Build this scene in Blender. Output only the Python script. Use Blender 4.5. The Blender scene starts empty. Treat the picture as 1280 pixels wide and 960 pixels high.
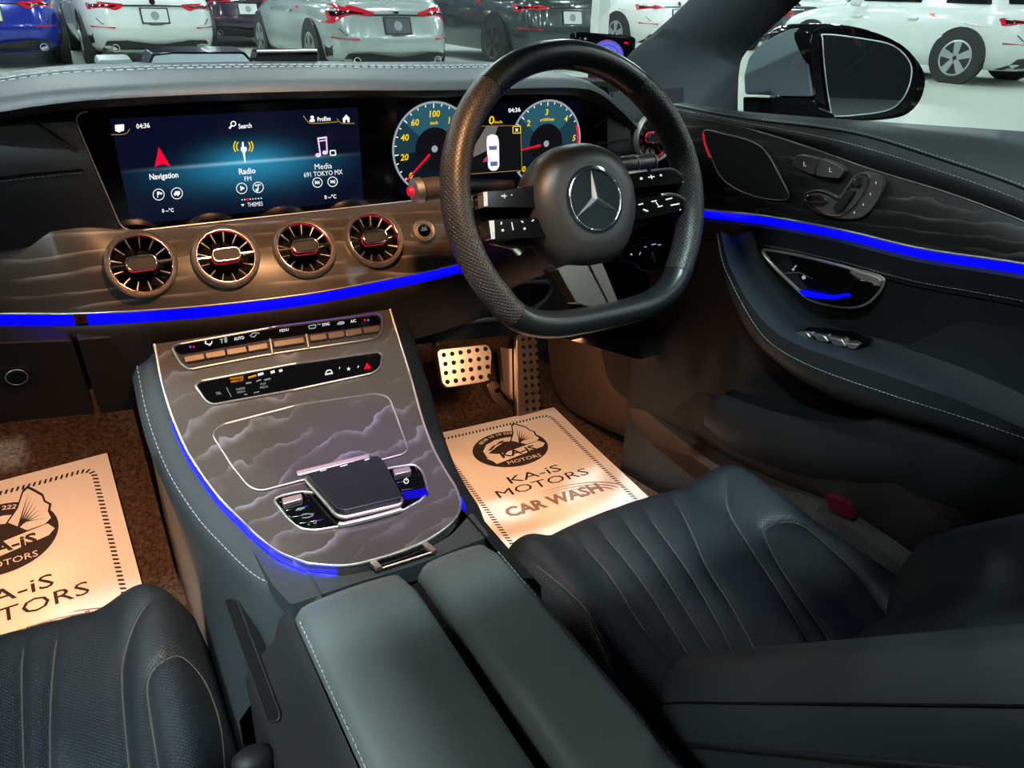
import bpy, bmesh, math, random
import numpy as np
from mathutils import Vector as V, Matrix
random.seed(4)
scene = bpy.context.scene
COL = scene.collection
# ------------------------------------------------------------------ camera
F = 960.0
CAM = V((-.204, 0, 1.12))
def _cd(px, py): return V(((px-640)/F, -(py-480)/F, -1.0))
AY = _cd(10, -30).normalized()
AZ = _cd(1010, -30+28).cross(AY).normalized()
if AZ.y < 0: AZ = -AZ
AX = AY.cross(AZ)
RW = Matrix((AX, AY, AZ))            # camera space -> car space
cam = bpy.data.objects.new('camera', bpy.data.cameras.new('camera'))
cam.data.sensor_width = 36; cam.data.lens = F*36/1280
cam.data.clip_start = .02; cam.data.clip_end = 200
cam.matrix_world = Matrix.Translation(CAM) @ RW.to_4x4()
COL.objects.link(cam); scene.camera = cam
# ------------------------------------------------------------------ world, light, exposure
vs = scene.view_settings
vs.view_transform = 'Standard'; vs.look = 'None'; vs.gamma = 1; vs.use_curve_mapping = False
vs.exposure = 0.0
w = bpy.data.worlds.new('showroom_air'); scene.world = w; w.use_nodes = True
w.node_tree.nodes['Background'].inputs[0].default_value = (.55, .68, .72, 1)
w.node_tree.nodes['Background'].inputs[1].default_value = .025
def lamp(name, kind, loc, target, power, col, size=.1, size_y=None, spot=1.2, blend=.5):
    l = bpy.data.lights.new(name, kind); l.energy = power; l.color = col
    if kind == 'AREA':
        l.size = size
        if size_y: l.shape = 'RECTANGLE'; l.size_y = size_y
    else: l.shadow_soft_size = size
    if kind == 'SPOT': l.spot_size = spot; l.spot_blend = blend
    o = bpy.data.objects.new(name, l); o.location = loc
    d = V(target)-V(loc); o.rotation_euler = d.to_track_quat('-Z', 'Y').to_euler()
    COL.objects.link(o); return o
WARM = (1, .53, .285)
# reading lamps in the roof console, footwell lamps under the dashboard
lamp('reading_lamp', 'SPOT', (.02, .55, 1.30), (.06, .86, .74), 24, (1, .50, .22), .025, spot=1.25, blend=.7)
lamp('footwell_lamp', 'AREA', (.47, 1.02, .60), (.47, 1.12, .2), 2.1, WARM, .10)
lamp('footwell_lamp', 'AREA', (-.36, 1.04, .62), (-.36, 1.25, .2), 2.4, WARM, .10)
# blue ambient light in the roof console
lamp('roof_ambient_light', 'SPOT', (.06, .52, 1.30), (.035, .70, .63), 22, (.16, .12, 1), .03, spot=.40, blend=.9)
# showroom ceiling flood above the car's windscreen and side windows
lamp('ceiling_flood', 'SPOT', (-.65, -1.25, 4.6), (.1, .6, .5), 2300, (.80, .95, 1), .10, spot=.5)
lamp('ceiling_flood', 'SPOT', (-3.0, -.9, 4.6), (.62, .55, .7), 1900, (.80, .95, 1), .12, spot=.34)  # second flood, added to brighten the door top and driver seat bolster

# ------------------------------------------------------------------ pixel helpers
def ray(p): return RW @ _cd(p[0], p[1])
class Plane:
    def __init__(s, o, n): s.o = V(o); s.n = V(n).normalized()
    def hit(s, p):
        r = ray(p); t = s.n.dot(s.o-CAM)/s.n.dot(r)
        return CAM+r*t, (s.n if s.n.dot(r) < 0 else -s.n)
    def off(s, d): return Plane(s.o+s.n*d, s.n)
class Height:                          # surface z = fn(x, y)
    def __init__(s, fn, t0=.25, t1=2.5): s.fn = fn; s.t0 = t0; s.t1 = t1
    def nrm(s, P):
        e = .004
        gx = (s.fn(P.x+e, P.y)-s.fn(P.x-e, P.y))/(2*e); gy = (s.fn(P.x, P.y+e)-s.fn(P.x, P.y-e))/(2*e)
        return V((-gx, -gy, 1)).normalized()
    def hit(s, p):
        r = ray(p); t = s.t0; f = lambda t: (CAM+r*t).z-s.fn((CAM+r*t).x, (CAM+r*t).y)
        while f(t) > 0 and t < s.t1: t += .02
        a, b = t-.02, t
        for _ in range(22):
            m = (a+b)/2
            if f(m) > 0: a = m
            else: b = m
        P = CAM+r*b; return P, s.nrm(P)
def onx(p, x): return Plane((x, 0, 0), (1, 0, 0)).hit(p)[0]
def ony(p, y): return Plane((0, y, 0), (0, 1, 0)).hit(p)[0]
def onz(p, z): return Plane((0, 0, z), (0, 0, 1)).hit(p)[0]
def ont(p, t): return CAM+ray(p)*t
# ------------------------------------------------------------------ curve helpers
def cr(pts, n=8, closed=False):        # Catmull-Rom through pts
    pts = [V(p) for p in pts]; out = []; m = len(pts)
    for i in range(m if closed else m-1):
        if closed: a, b, c, d = pts[i-1], pts[i], pts[(i+1) % m], pts[(i+2) % m]
        else: a, b, c, d = pts[max(i-1, 0)], pts[i], pts[i+1], pts[min(i+2, m-1)]
        for k in range(n):
            t = k/n
            out.append(.5*((2*b)+(c-a)*t+(2*a-5*b+4*c-d)*t*t+(3*b-a-3*c+d)*t*t*t))
    if not closed: out.append(pts[-1])
    return out
def rnd(pts, r, k=5):                  # polygon with rounded corners
    pts = [V(p) for p in pts]; out = []; m = len(pts)
    for i in range(m):
        b = pts[i]; a = pts[i-1]-b; c = pts[(i+1) % m]-b
        rr = min(r, a.length*.48, c.length*.48)
        p = b+a.normalized()*rr; q = b+c.normalized()*rr
        for j in range(k+1):
            t = j/k; out.append(p*(1-t)**2+b*2*t*(1-t)+q*t*t)
    return out
def circ(c, r, n=16, ry=None): return [V((c[0]+r*math.cos(2*math.pi*i/n), c[1]+(ry or r)*math.sin(2*math.pi*i/n))) for i in range(n)]
def resample(pts, n):
    L = [0]
    for a, b in zip(pts, pts[1:]): L.append(L[-1]+(b-a).length)
    out = []; j = 0
    for i in range(n):
        d = L[-1]*i/(n-1)
        while j < len(L)-2 and L[j+1] < d: j += 1
        t = (d-L[j])/max(L[j+1]-L[j], 1e-9); out.append(pts[j].lerp(pts[j+1], min(max(t, 0), 1)))
    return out
def interp(tab):
    xs = [a for a, _ in tab]; ys = [b for _, b in tab]
    def f(x):
        if x <= xs[0]: return ys[0]
        if x >= xs[-1]: return ys[-1]
        i = max(k for k in range(len(xs)-1) if xs[k] <= x); h = xs[i+1]-xs[i]; t = (x-xs[i])/h
        m = lambda k: 0 if k in (0, len(xs)-1) else (ys[k+1]-ys[k-1])/(xs[k+1]-xs[k-1])
        m0, m1 = m(i), m(i+1)
        if i == 0: m0 = (ys[1]-ys[0])/h
        if i == len(xs)-2: m1 = (ys[-1]-ys[-2])/h
        return (2*t**3-3*t*t+1)*ys[i]+(t**3-2*t*t+t)*h*m0+(-2*t**3+3*t*t)*ys[i+1]+(t**3-t*t)*h*m1
    return f
def sstep(a, b, x):
    t = min(max((x-a)/(b-a), 0), 1); return t*t*(3-2*t)
# ------------------------------------------------------------------ materials
def lin(h):
    h = h.lstrip('#'); c = [int(h[i:i+2], 16)/255 for i in (0, 2, 4)]
    return tuple((x/12.92 if x <= .04045 else ((x+.055)/1.055)**2.4) for x in c)
MATS = {}
def pm(name, col, rough=.5, metal=0, spec=.5, coat=0, emit=None, es=0, bump=None, trans=0, alpha=1):
    m = bpy.data.materials.new(name); m.use_nodes = True; nt = m.node_tree; b = nt.nodes['Principled BSDF']
    if isinstance(col, str): col = lin(col)
    b.inputs['Base Color'].default_value = (*col, 1); b.inputs['Roughness'].default_value = rough
    b.inputs['Metallic'].default_value = metal; b.inputs['Specular IOR Level'].default_value = spec
    b.inputs['Coat Weight'].default_value = coat; b.inputs['Coat Roughness'].default_value = .05
    b.inputs['Transmission Weight'].default_value = trans; b.inputs['Alpha'].default_value = alpha
    if emit:
        if isinstance(emit, str): emit = lin(emit)
        b.inputs['Emission Color'].default_value = (*emit, 1); b.inputs['Emission Strength'].default_value = es
    if bump:
        kind, scale, st = bump[:3]
        tc = nt.nodes.new('ShaderNodeTexCoord')
        vec = tc.outputs['Object']
        if kind == 'dots' and len(bump) > 3 and bump[3] == 'uv': vec = tc.outputs['UV']
        if kind == 'dots' and len(bump) > 3 and bump[3] == 'yz':
            sx_ = nt.nodes.new('ShaderNodeSeparateXYZ'); cx_ = nt.nodes.new('ShaderNodeCombineXYZ'); nt.links.new(vec, sx_.inputs[0])
            nt.links.new(sx_.outputs[1], cx_.inputs[0]); nt.links.new(sx_.outputs[2], cx_.inputs[1]); vec = cx_.outputs[0]
        if kind == 'dots':
            mp = nt.nodes.new('ShaderNodeMapping'); mp.inputs['Rotation'].default_value = (0, 0, math.radians(45)); nt.links.new(vec, mp.inputs[0]); vec = mp.outputs[0]
        if kind == 'noise': t = nt.nodes.new('ShaderNodeTexNoise'); t.inputs['Detail'].default_value = 4; out = t.outputs[0]
        else:
            t = nt.nodes.new('ShaderNodeTexVoronoi'); out = t.outputs['Distance']
            if kind == 'dots': t.voronoi_dimensions = '2D'; t.inputs['Randomness'].default_value = 0
        t.inputs['Scale'].default_value = scale; nt.links.new(vec, t.inputs['Vector'])
        if kind == 'dots':
            rp = nt.nodes.new('ShaderNodeValToRGB'); rp.color_ramp.elements[0].position = .22; rp.color_ramp.elements[1].position = .36
            nt.links.new(out, rp.inputs[0]); out = rp.outputs[0]
            mx = nt.nodes.new('ShaderNodeMixRGB'); mx.inputs[1].default_value = (*[c*.25 for c in col], 1); mx.inputs[2].default_value = (*col, 1)
            nt.links.new(out, mx.inputs[0]); nt.links.new(mx.outputs[0], b.inputs['Base Color'])
        bp = nt.nodes.new('ShaderNodeBump'); bp.inputs['Strength'].default_value = st; bp.inputs['Distance'].default_value = .001
        nt.links.new(out, bp.inputs['Height']); nt.links.new(bp.outputs[0], b.inputs['Normal'])
    MATS[name] = m; return m
def wood(name, dark, light, scale, lines, rough=.35, rot=0, pc=(0, 0, 0), spec=.5):
    # contour-like grain: light edges that fade to one side
    m = pm(name, dark, rough, spec=spec); nt = m.node_tree; b = nt.nodes['Principled BSDF']; L = nt.links.new
    dark = lin(dark); light = lin(light)
    tc = nt.nodes.new('ShaderNodeTexCoord'); mp = nt.nodes.new('ShaderNodeMapping'); mp.inputs['Scale'].default_value = scale; mp.inputs['Rotation'].default_value = (0, 0, math.radians(rot))
    ns = nt.nodes.new('ShaderNodeTexNoise'); ns.inputs['Scale'].default_value = 1.0; ns.inputs['Detail'].default_value = 3.5; ns.inputs['Roughness'].default_value = .55
    def mt(op, a, c=None):
        n = nt.nodes.new('ShaderNodeMath'); n.operation = op
        for i, q in enumerate((a, c)):
            if q is None: continue
            if isinstance(q, (int, float)): n.inputs[i].default_value = q
            else: L(q, n.inputs[i])
        return n.outputs[0]
    L(tc.outputs['Object'], mp.inputs[0]); L(mp.outputs[0], ns.inputs['Vector'])
    dp = nt.nodes.new('ShaderNodeVectorMath'); dp.operation = 'DOT_PRODUCT'; dp.inputs[1].default_value = pc; L(tc.outputs['Object'], dp.inputs[0])
    fr = mt('FRACT', mt('ADD', mt('MULTIPLY', ns.outputs[0], float(lines)), dp.outputs['Value']))
    rp = nt.nodes.new('ShaderNodeValToRGB'); e = rp.color_ramp.elements; e[0].position = .62; e[0].color = (0, 0, 0, 1); e[1].position = .95; e[1].color = (1, 1, 1, 1)
    x = e.new(1.0); x.color = (0, 0, 0, 1)
    L(fr, rp.inputs[0])
    n2 = nt.nodes.new('ShaderNodeTexNoise'); n2.inputs['Scale'].default_value = 14; L(tc.outputs['Object'], n2.inputs['Vector'])
    r2 = nt.nodes.new('ShaderNodeValToRGB'); r2.color_ramp.elements[0].position = .38; r2.color_ramp.elements[1].position = .68; L(n2.outputs[0], r2.inputs[0])
    fac = mt('MULTIPLY', mt('POWER', rp.outputs[0], 2.0), r2.outputs[0])
    mx = nt.nodes.new('ShaderNodeMixRGB'); mx.inputs[1].default_value = (*dark, 1); mx.inputs[2].default_value = (*light, 1)
    L(fac, mx.inputs[0]); L(mx.outputs[0], b.inputs['Base Color'])
    bp = nt.nodes.new('ShaderNodeBump'); bp.inputs['Strength'].default_value = .2; bp.inputs['Distance'].default_value = .0004
    L(fac, bp.inputs['Height']); L(bp.outputs[0], b.inputs['Normal'])
    return m
def pane(name, tint, gloss=.08):       # thin window glass
    m = bpy.data.materials.new(name); m.use_nodes = True; nt = m.node_tree
    nt.nodes.remove(nt.nodes['Principled BSDF']); out = nt.nodes['Material Output']
    t = nt.nodes.new('ShaderNodeBsdfTransparent'); t.inputs[0].default_value = (*tint, 1)
    g = nt.nodes.new('ShaderNodeBsdfGlossy'); g.inputs['Roughness'].default_value = .02
    mx = nt.nodes.new('ShaderNodeMixShader'); mx.inputs[0].default_value = gloss
    nt.links.new(t.outputs[0], mx.inputs[1]); nt.links.new(g.outputs[0], mx.inputs[2]); nt.links.new(mx.outputs[0], out.inputs[0])
    MATS[name] = m; return m
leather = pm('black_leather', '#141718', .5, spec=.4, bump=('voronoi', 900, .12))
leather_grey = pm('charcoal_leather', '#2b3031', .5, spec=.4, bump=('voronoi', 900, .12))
perf = pm('perforated_leather', '#272c2f', .46, spec=.45, bump=('dots', 330, .5, 'xy'))
grip = pm('perforated_grip', '#2c2a28', .42, spec=.5, bump=('dots', 260, .8, 'uv'))
smooth_leather = pm('smooth_leather', '#15191a', .34, spec=.5, bump=('voronoi', 700, .06))
plastic = pm('black_plastic', '#18191a', .55, spec=.35, bump=('noise', 600, .1))
plastic_brown = pm('soft_plastic', '#191512', .6, spec=.3, bump=('noise', 500, .1))
matte = pm('matte_black', '#070707', .8, spec=.15)
gloss = pm('gloss_black', '#060607', .08, spec=.5, coat=.3)
glass_black = pm('display_glass', '#020203', .09, spec=.5)
chrome = pm('chrome', '#d8d8da', .12, 1)
satin = pm('satin_aluminium', '#cdc7be', .42, 1)
steel = pm('brushed_steel', '#c0b5aa', .38, 1)
armrest_leather = pm('armrest_leather', '#4c514f', .5, spec=.4, bump=('voronoi', 900, .12))
door_leather = pm('door_arm_leather', '#24292b', .5, spec=.4, bump=('voronoi', 900, .12))
carpet = pm('brown_carpet', '#553f2f', .95, spec=.1, bump=('noise', 420, 1.0))
def fleck(m, a, b, sc):                # woven colour variation
    nt = m.node_tree; tc = nt.nodes.new('ShaderNodeTexCoord'); n = nt.nodes.new('ShaderNodeTexNoise'); n.inputs['Scale'].default_value = sc; n.inputs['Detail'].default_value = 6; n.inputs['Roughness'].default_value = .7
    r = nt.nodes.new('ShaderNodeValToRGB'); r.color_ramp.elements[0].position = .36; r.color_ramp.elements[1].position = .66
    r.color_ramp.elements[0].color = (*lin(a), 1); r.color_ramp.elements[1].color = (*lin(b), 1)
    nt.links.new(tc.outputs['Object'], n.inputs['Vector']); nt.links.new(n.outputs[0], r.inputs[0]); nt.links.new(r.outputs[0], nt.nodes['Principled BSDF'].inputs['Base Color'])
fleck(carpet, '#2a1f18', '#5e4a3b', 130)
rubber = pm('rubber', '#0b0b0b', .7, spec=.2)
thread = pm('pale_thread', '#8d9294', .7)
wood_dash = wood('ash_trim_dash', '#3d3731', '#8d8983', (2.2, 8, 16), 2.2, .35, 0, (3, 20, 46))
wood_con = wood('ash_trim_console', '#3c3937', '#6c6a72', (13, 10, 10), 2.6, .26, 0, (-9, 26, 8))
wood_door = wood('ash_trim_door', '#141312', '#4a4642', (6, 9, 20), 2.6, .4, 0, (0, 6, 48), .3)
paper = pm('white_paper', '#e9e4de', .6, spec=.2)
ink = pm('brown_ink', '#3a312c', .8, spec=.1)
ink2 = pm('faded_ink', '#8a7468', .8, spec=.1)
blue_led = pm('blue_led', '#0000ff', .4, emit=(.0, .0, 1.0), es=1.6)
blue_edge = pm('blue_edge_led', '#0000ff', .4, emit=(.0, .0, 1.0), es=22)
red_led = pm('red_led', '#a00020', .4, emit=(1, .01, .08), es=.35)
def em(name, h, s=1): return pm(name, '#000000', .5, emit=h, es=s, spec=.0)
e_white = em('lit_white', '#ffffff', 1.0)
e_grey = em('lit_grey', '#aab4bb', .8)
e_red = em('lit_red', '#ff0a3c', .95)
e_yellow = em('lit_yellow', '#ffd800', .95)
e_orange = em('lit_orange', '#ff9a20', .9)
e_pink = em('lit_lilac', '#f4d8ff', 1.0)
e_gold = em('lit_gold', '#a88a3a', .8)
e_cyan = em('lit_cyan', '#38c8ee', .9)
e_navy = em('lit_navy', '#1a1a2c', .8)
e_blue = em('lit_blue', '#6a6ae0', 1.0)
e_dark = em('lit_dark', '#16161c', .7)
e_bluepad = em('lit_pad_blue', '#1a10d0', .9)
# ------------------------------------------------------------------ object helpers
def fin(o, mat, parent, label=None, kind=None):
    COL.objects.link(o)
    if mat: o.data.materials.append(mat)
    if parent is not None:
        o.parent = parent
        o.matrix_parent_inverse = Matrix.Translation(-parent.location) if parent.parent is None else Matrix()
    if label: o['label'] = label
    if kind: o['kind'] = kind
    return o
def mk(name, vs_, fs, mat, parent=None, smooth=40, bevel=0, seg=2, label=None, kind=None, recalc=True):
    me = bpy.data.meshes.new(name); me.from_pydata([tuple(v) for v in vs_], [], fs)
    if recalc:
        bm = bmesh.new(); bm.from_mesh(me); bmesh.ops.recalc_face_normals(bm, faces=bm.faces); bm.to_mesh(me); bm.free()
    if smooth:
        me.polygons.foreach_set('use_smooth', [True]*len(me.polygons))
        me.set_sharp_from_angle(angle=math.radians(smooth))
    o = bpy.data.objects.new(name, me); fin(o, mat, parent, label, kind)
    if bevel:
        md = o.modifiers.new('edge', 'BEVEL'); md.width = bevel; md.segments = seg; md.limit_method = 'ANGLE'; md.angle_limit = math.radians(35)
    return o
def thing(name, label, cat, loc=(0, 0, 0), group=None, kind=None):
    o = bpy.data.objects.new(name, None); o.empty_display_size = .05; o.location = loc; COL.objects.link(o)
    o['label'] = label; o['category'] = cat
    if group: o['group'] = group
    if kind: o['kind'] = kind
    return o
def tag(o, label, cat, group=None, kind=None):
    o['label'] = label; o['category'] = cat
    if group: o['group'] = group
    if kind: o['kind'] = kind
    return o
def merge(parts):                      # [(verts, faces)] -> one
    vs_, fs = [], []
    for v, f in parts:
        k = len(vs_); vs_ += list(v); fs += [tuple(i+k for i in q) for q in f]
    return vs_, fs
def g_grid(rows, closed_u=False):
    n = len(rows[0]); vs_ = [p for r in rows for p in r]; fs = []
    for i in range(len(rows)-1):
        for j in range(n if closed_u else n-1):
            a = i*n+j; b = i*n+(j+1) % n; fs.append((a, b, b+n, a+n))
    return vs_, fs
def g_loft(rings, caps=True):
    vs_, fs = g_grid(rings, True); n = len(rings[0])
    if caps: fs += [tuple(range(n-1, -1, -1)), tuple(range(len(vs_)-n, len(vs_)))]
    return vs_, fs
def g_tube(path, r, closed=False, seg=8, flat=None):
    n = len(path); rings = []; up = None
    for i in range(n):
        t = (path[(i+1) % n]-path[i-1]) if closed else (path[min(i+1, n-1)]-path[max(i-1, 0)])
        t.normalize()
        if up is None: up = V((0, 0, 1)) if abs(t.z) < .9 else V((0, 1, 0))
        a = (up-t*up.dot(t)).normalized(); up = a; b = t.cross(a)
        rr = r[i] if isinstance(r, (list, tuple)) else r
        rings.append([path[i]+(a*math.cos(2*math.pi*k/seg)+b*math.sin(2*math.pi*k/seg))*rr for k in range(seg)])
    if closed: rings.append(rings[0]); return g_loft(rings, False)
    return g_loft(rings, True)
def tube(name, path, r, mat, parent, closed=False, seg=8, **k):
    return mk(name, *g_tube(path, r, closed, seg), mat, parent, 60, **k)
def g_prism(out, n, th, base=0):
    n = V(n); m = len(out); a = [p+n*base for p in out]; b = [p+n*th for p in out]
    fs = [tuple(range(m-1, -1, -1)), tuple(range(m, 2*m))]+[(i, (i+1) % m, m+(i+1) % m, m+i) for i in range(m)]
    return a+b, fs
def g_box(o, u, v, w_):
    o = V(o); u = V(u); v = V(v); w_ = V(w_)
    p = [o+u*a+v*b+w_*c for c in (-.5, .5) for b in (-.5, .5) for a in (-.5, .5)]
    return p, [(0, 2, 3, 1), (4, 5, 7, 6), (0, 1, 5, 4), (2, 6, 7, 3), (0, 4, 6, 2), (1, 3, 7, 5)]
def g_lathe(o, ax, prof, seg=32, cap=True):
    o = V(o); ax = V(ax).normalized(); a = ax.orthogonal().normalized(); b = ax.cross(a)
    rings = [[o+ax*h+(a*math.cos(2*math.pi*k/seg)+b*math.sin(2*math.pi*k/seg))*r for k in range(seg)] for r, h in prof]
    return g_loft(rings, cap)
def g_patch(px, surf, th, k=1, base=None, c=None):   # outline in pixels laid on a surface
    m = len(px); px = [V(p).to_2d() for p in px]
    c = V(c) if c else sum(px, V((0, 0)))/m
    rings = []
    for j in range(k, 0, -1):
        s = j/k; r = []
        for p in px:
            P, n = surf.hit(c+(p-c)*s); r.append(P+n*th)
        rings.append(r)
    P, n = surf.hit(c); vs_ = [p for r in rings for p in r]; fs = []
    for j in range(k-1):
        for i in range(m): a = j*m+i; b = j*m+(i+1) % m; fs.append((a, b, b+m, a+m))
    o = (k-1)*m
    if k == 1: fs.append(tuple(range(m)))
    else:
        vs_.append(P+n*th); ci = len(vs_)-1
        for i in range(m): fs.append((o+i, o+(i+1) % m, ci))
    if base is not None:
        q = len(vs_)
        for p in px:
            P, n = surf.hit(p); vs_.append(P+n*base)
        for i in range(m): fs.append((i, (i+1) % m, q+(i+1) % m, q+i))
    return vs_, fs
def plate(name, px, surf, th, mat, parent, k=1, base=None, c=None, bevel=0, **kw):
    return mk(name, *g_patch(px, surf, th, k, base, c), mat, parent, kw.pop('smooth', 40), bevel, **kw)
def tube_px(name, px, surf, r, mat, parent, off=0, closed=False, seg=6, **k):
    path = []
    for p in px:
        P, n = surf.hit(p); path.append(P+n*off)
    return tube(name, path, r, mat, parent, closed, seg, **k)
def art(name, polys, surf, mat, parent, off=.0006, **k):   # flat print / lit symbols
    return mk(name, *merge([g_patch(p, surf, off) for p in polys]), mat, parent, 0, recalc=False, **k)
def ringp(c, r1, r2, n=20): # annulus as quads
    return [[V((c[0]+r*math.cos(a), c[1]+r*math.sin(a))) for r, a in ((r1, 2*math.pi*i/n), (r2, 2*math.pi*i/n), (r2, 2*math.pi*(i+1)/n), (r1, 2*math.pi*(i+1)/n))] for i in range(n)]
def linep(pts, wd):
    out = []
    pts = [V(p) for p in pts]
    for a, b in zip(pts, pts[1:]):
        d = (b-a).normalized(); n = V((-d.y, d.x))*wd/2; out.append([a-n, b-n, b+n, a+n])
    return out
def stitch(path, mat, parent, step=.0065, ln=.0042, r=.0007, name='stitching'):
    L = sum((b-a).length for a, b in zip(path, path[1:])); n = max(2, int(L/step)); ps = resample(path, n*3+1); parts = []
    for i in range(n): parts.append(g_tube([ps[i*3], ps[i*3]+(ps[i*3+2]-ps[i*3])], r, False, 4))
    return mk(name, *merge(parts), mat, parent, 60, kind='stuff')
_txt = {}
def g_text(s, bold=.0):
    if 'M' in s: bold = 0
    key = (s, bold)
    if key not in _txt:
        cu = bpy.data.curves.new('t', 'FONT'); cu.body = s; cu.size = 1/.72; cu.align_x = 'CENTER'; cu.resolution_u = 2; cu.offset = bold
        o = bpy.data.objects.new('t', cu); COL.objects.link(o)
        me = bpy.data.meshes.new_from_object(o)
        bt = bmesh.new(); bt.from_mesh(me); bmesh.ops.remove_doubles(bt, verts=bt.verts, dist=1e-4); bt.to_mesh(me); bt.free()
        _txt[key] = ([v.co.copy() for v in me.vertices], [tuple(p.vertices) for p in me.polygons])
        bpy.data.objects.remove(o); bpy.data.curves.remove(cu); bpy.data.meshes.remove(me)
    return _txt[key]
def text_px(s, c, h, surf, mat, parent, slope=0, asp=1, lean=0, off=.0006, bold=.02, name='lettering', curve=None):
    # c = pixel of the centre of the base line, h = cap height in pixels
    vs_, fs = g_text(s, bold); out = []
    for v in vs_:
        x = v.x*h*asp; y = v.y*h
        P, n = surf.hit((c[0]+x+y*lean, c[1]+x*slope-y)); out.append(P+n*off)
    return mk(name, out, fs, mat, parent, 0, recalc=False)
def text3(s, O, U, W, h, mat, parent, bold=.02, name='lettering'):
    vs_, fs = g_text(s, bold); O = V(O); U = V(U); W = V(W)
    return mk(name, [O+U*v.x*h+W*v.y*h for v in vs_], fs, mat, parent, 0, recalc=False)
# ================================================================== setting
G = 0.0                                # showroom floor level
concrete = pm('polished_concrete', '#a9b2a8', .35, spec=.4, bump=('noise', 3, .2))
def struct(name, vf, mat, label, **k):
    o = mk(name, *vf, mat, None, **k); o['kind'] = 'structure'; o['label'] = label; return o
def slab(x0, x1, y0, y1, z0, z1): return g_box(((x0+x1)/2, (y0+y1)/2, (z0+z1)/2), (x1-x0, 0, 0), (0, y1-y0, 0), (0, 0, z1-z0))
struct('showroom_floor', slab(-30, 40, -25, 45, G-.1, G), concrete, 'pale polished concrete floor of the showroom')
wallp = pm('blue_grey_paint', '#5a6170', .7)
struct('wall_front', slab(-30, 40, 24, 24.3, G, 6), wallp, 'blue grey showroom wall behind the parked cars')
struct('wall_right', slab(36, 36.3, -25, 24, G, 6), pm('pale_paint', '#9aa09c', .7), 'pale showroom wall beyond the white SUV')
struct('wall_rear', slab(-30, 36, -14, -13.7, G, 6), pm('dark_wall_paint', '#1c2023', .7), 'dark showroom wall behind the car')
# cabin shell
struct('floor', slab(-.80, .84, -.9, 1.95, .17, .22), carpet, 'dark brown carpet on the cabin floor')
fw = [[V((x, y+dy, z)) for x, dy in ((-.74, .30), (-.16, .30), (.12, .04), (.74, .04))] for y, z in ((1.36, .215), (1.46, .30), (1.56, .45), (1.60, .62), (1.60, .95))]
struct('bulkhead', g_grid(fw), carpet, 'brown carpeted bulkhead and toe board of the footwells')
struct('toe_board', g_grid([[V((x, y, z)) for x in (-.76, -.5, -.17)] for y, z in ((1.09, .2195), (1.13, .221), (1.30, .2829), (1.50, .3557), (1.75, .4467), (1.86, .56), (1.90, .8))]), carpet, 'sloping brown carpet of the passenger footwell')
struct('wall_body', slab(.84, .90, -.9, 1.9, .15, .90), plastic, 'dark inner skin of the car body behind the driver door')
struct('wall_cabin_rear', slab(-.78, .82, -.98, -.90, .2, 1.15), leather, 'unseen dark rear bench backrest, added to block light from behind')  # out of view; added to keep light from behind out of the cabin
struct('wall_left', slab(-.86, -.77, -.9, 1.95, .15, .93), leather, 'dark passenger door panel')
# right side kick panel and sill, traced where they meet the floor and the door
def pxs(px, x, n=5): return [onx(p, x) for p in cr(px, n)]
k0 = pxs([(676, 380), (684, 425), (690, 470), (703, 500), (742, 521), (790, 541), (850, 580), (905, 618), (1000, 690), (1200, 850)], .712)
k1 = pxs([(738, 370), (743, 410), (747, 450), (760, 490), (800, 520), (850, 560), (900, 594), (960, 628), (1060, 692), (1260, 850)], .700)
k1b = pxs([(744, 370), (749, 410), (754, 450), (768, 486), (808, 515), (858, 554), (908, 588), (968, 622), (1068, 686), (1268, 844)], .706)
k2 = pxs([(782, 360), (785, 395), (790, 440), (798, 468), (810, 494), (842, 527), (892, 562), (962, 597), (1080, 650), (1290, 800)], .730)
k2b = pxs([(786, 360), (789, 395), (794, 440), (803, 466), (816, 490), (848, 521), (898, 554), (968, 590), (1086, 643), (1296, 793)], .716)
k3 = pxs([(806, 355), (815, 385), (829, 412), (842, 450), (864, 482), (892, 498), (932, 514), (1002, 548), (1100, 592), (1310, 740)], .722)
struct('kick_panel', g_grid([[p+V((.02, .0, -.03)) for p in k0], k0, k1, k1b]), pm('kick_carpet', '#3a2f28', .9, spec=.1, bump=('noise', 160, .6)), 'brown carpeted side panel of the driver footwell')
struct('door_sill', g_grid([k1b, k2, k2b, k3, [p+V((.06, 0, .0)) for p in k3]]), plastic_brown, 'dark brown plastic door sill running beside the driver seat', smooth=50)
# unseen roof; header depth and glass opening sized to shape the cabin light
hl = pm('roof_lining', '#2a2a2a', .9, spec=.1)
struct('ceiling', merge([slab(-.62, .62, .52, .72, 1.36, 1.39), slab(-.62, -.44, -.98, .52, 1.38, 1.42), slab(.44, .62, -.98, .52, 1.38, 1.42), slab(-.44, .44, -.98, .13, 1.38, 1.42)]), hl, 'dark roof lining round the glass roof')
struct('window_roof', slab(-.44, .44, .13, .52, 1.395, 1.405), pane('roof_glass', (.6, .63, .63), .06), 'tinted glass roof panel')
wind = [[V((x*wd, y+.10*(1-x*x), z)) for x in (-1, -.6, -.2, .2, .6, 1)] for y, z, wd in ((.70, 1.372, .60), (.95, 1.24, .66), (1.25, 1.08, .71), (1.42, .965, .74))]
struct('window_1', g_grid(wind), pane('windscreen_glass', (.88, .93, .92), .05), 'laminated windscreen of the car')
win = [[V((x, y, z)) for y in (-.3, .3, .8, 1.0)] for x, z in ((.80, .93), (.76, 1.10), (.67, 1.37))]
struct('window_2', g_grid(win), pane('door_glass', (.90, .95, .94), .04), 'clear glass of the driver door window')
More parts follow.
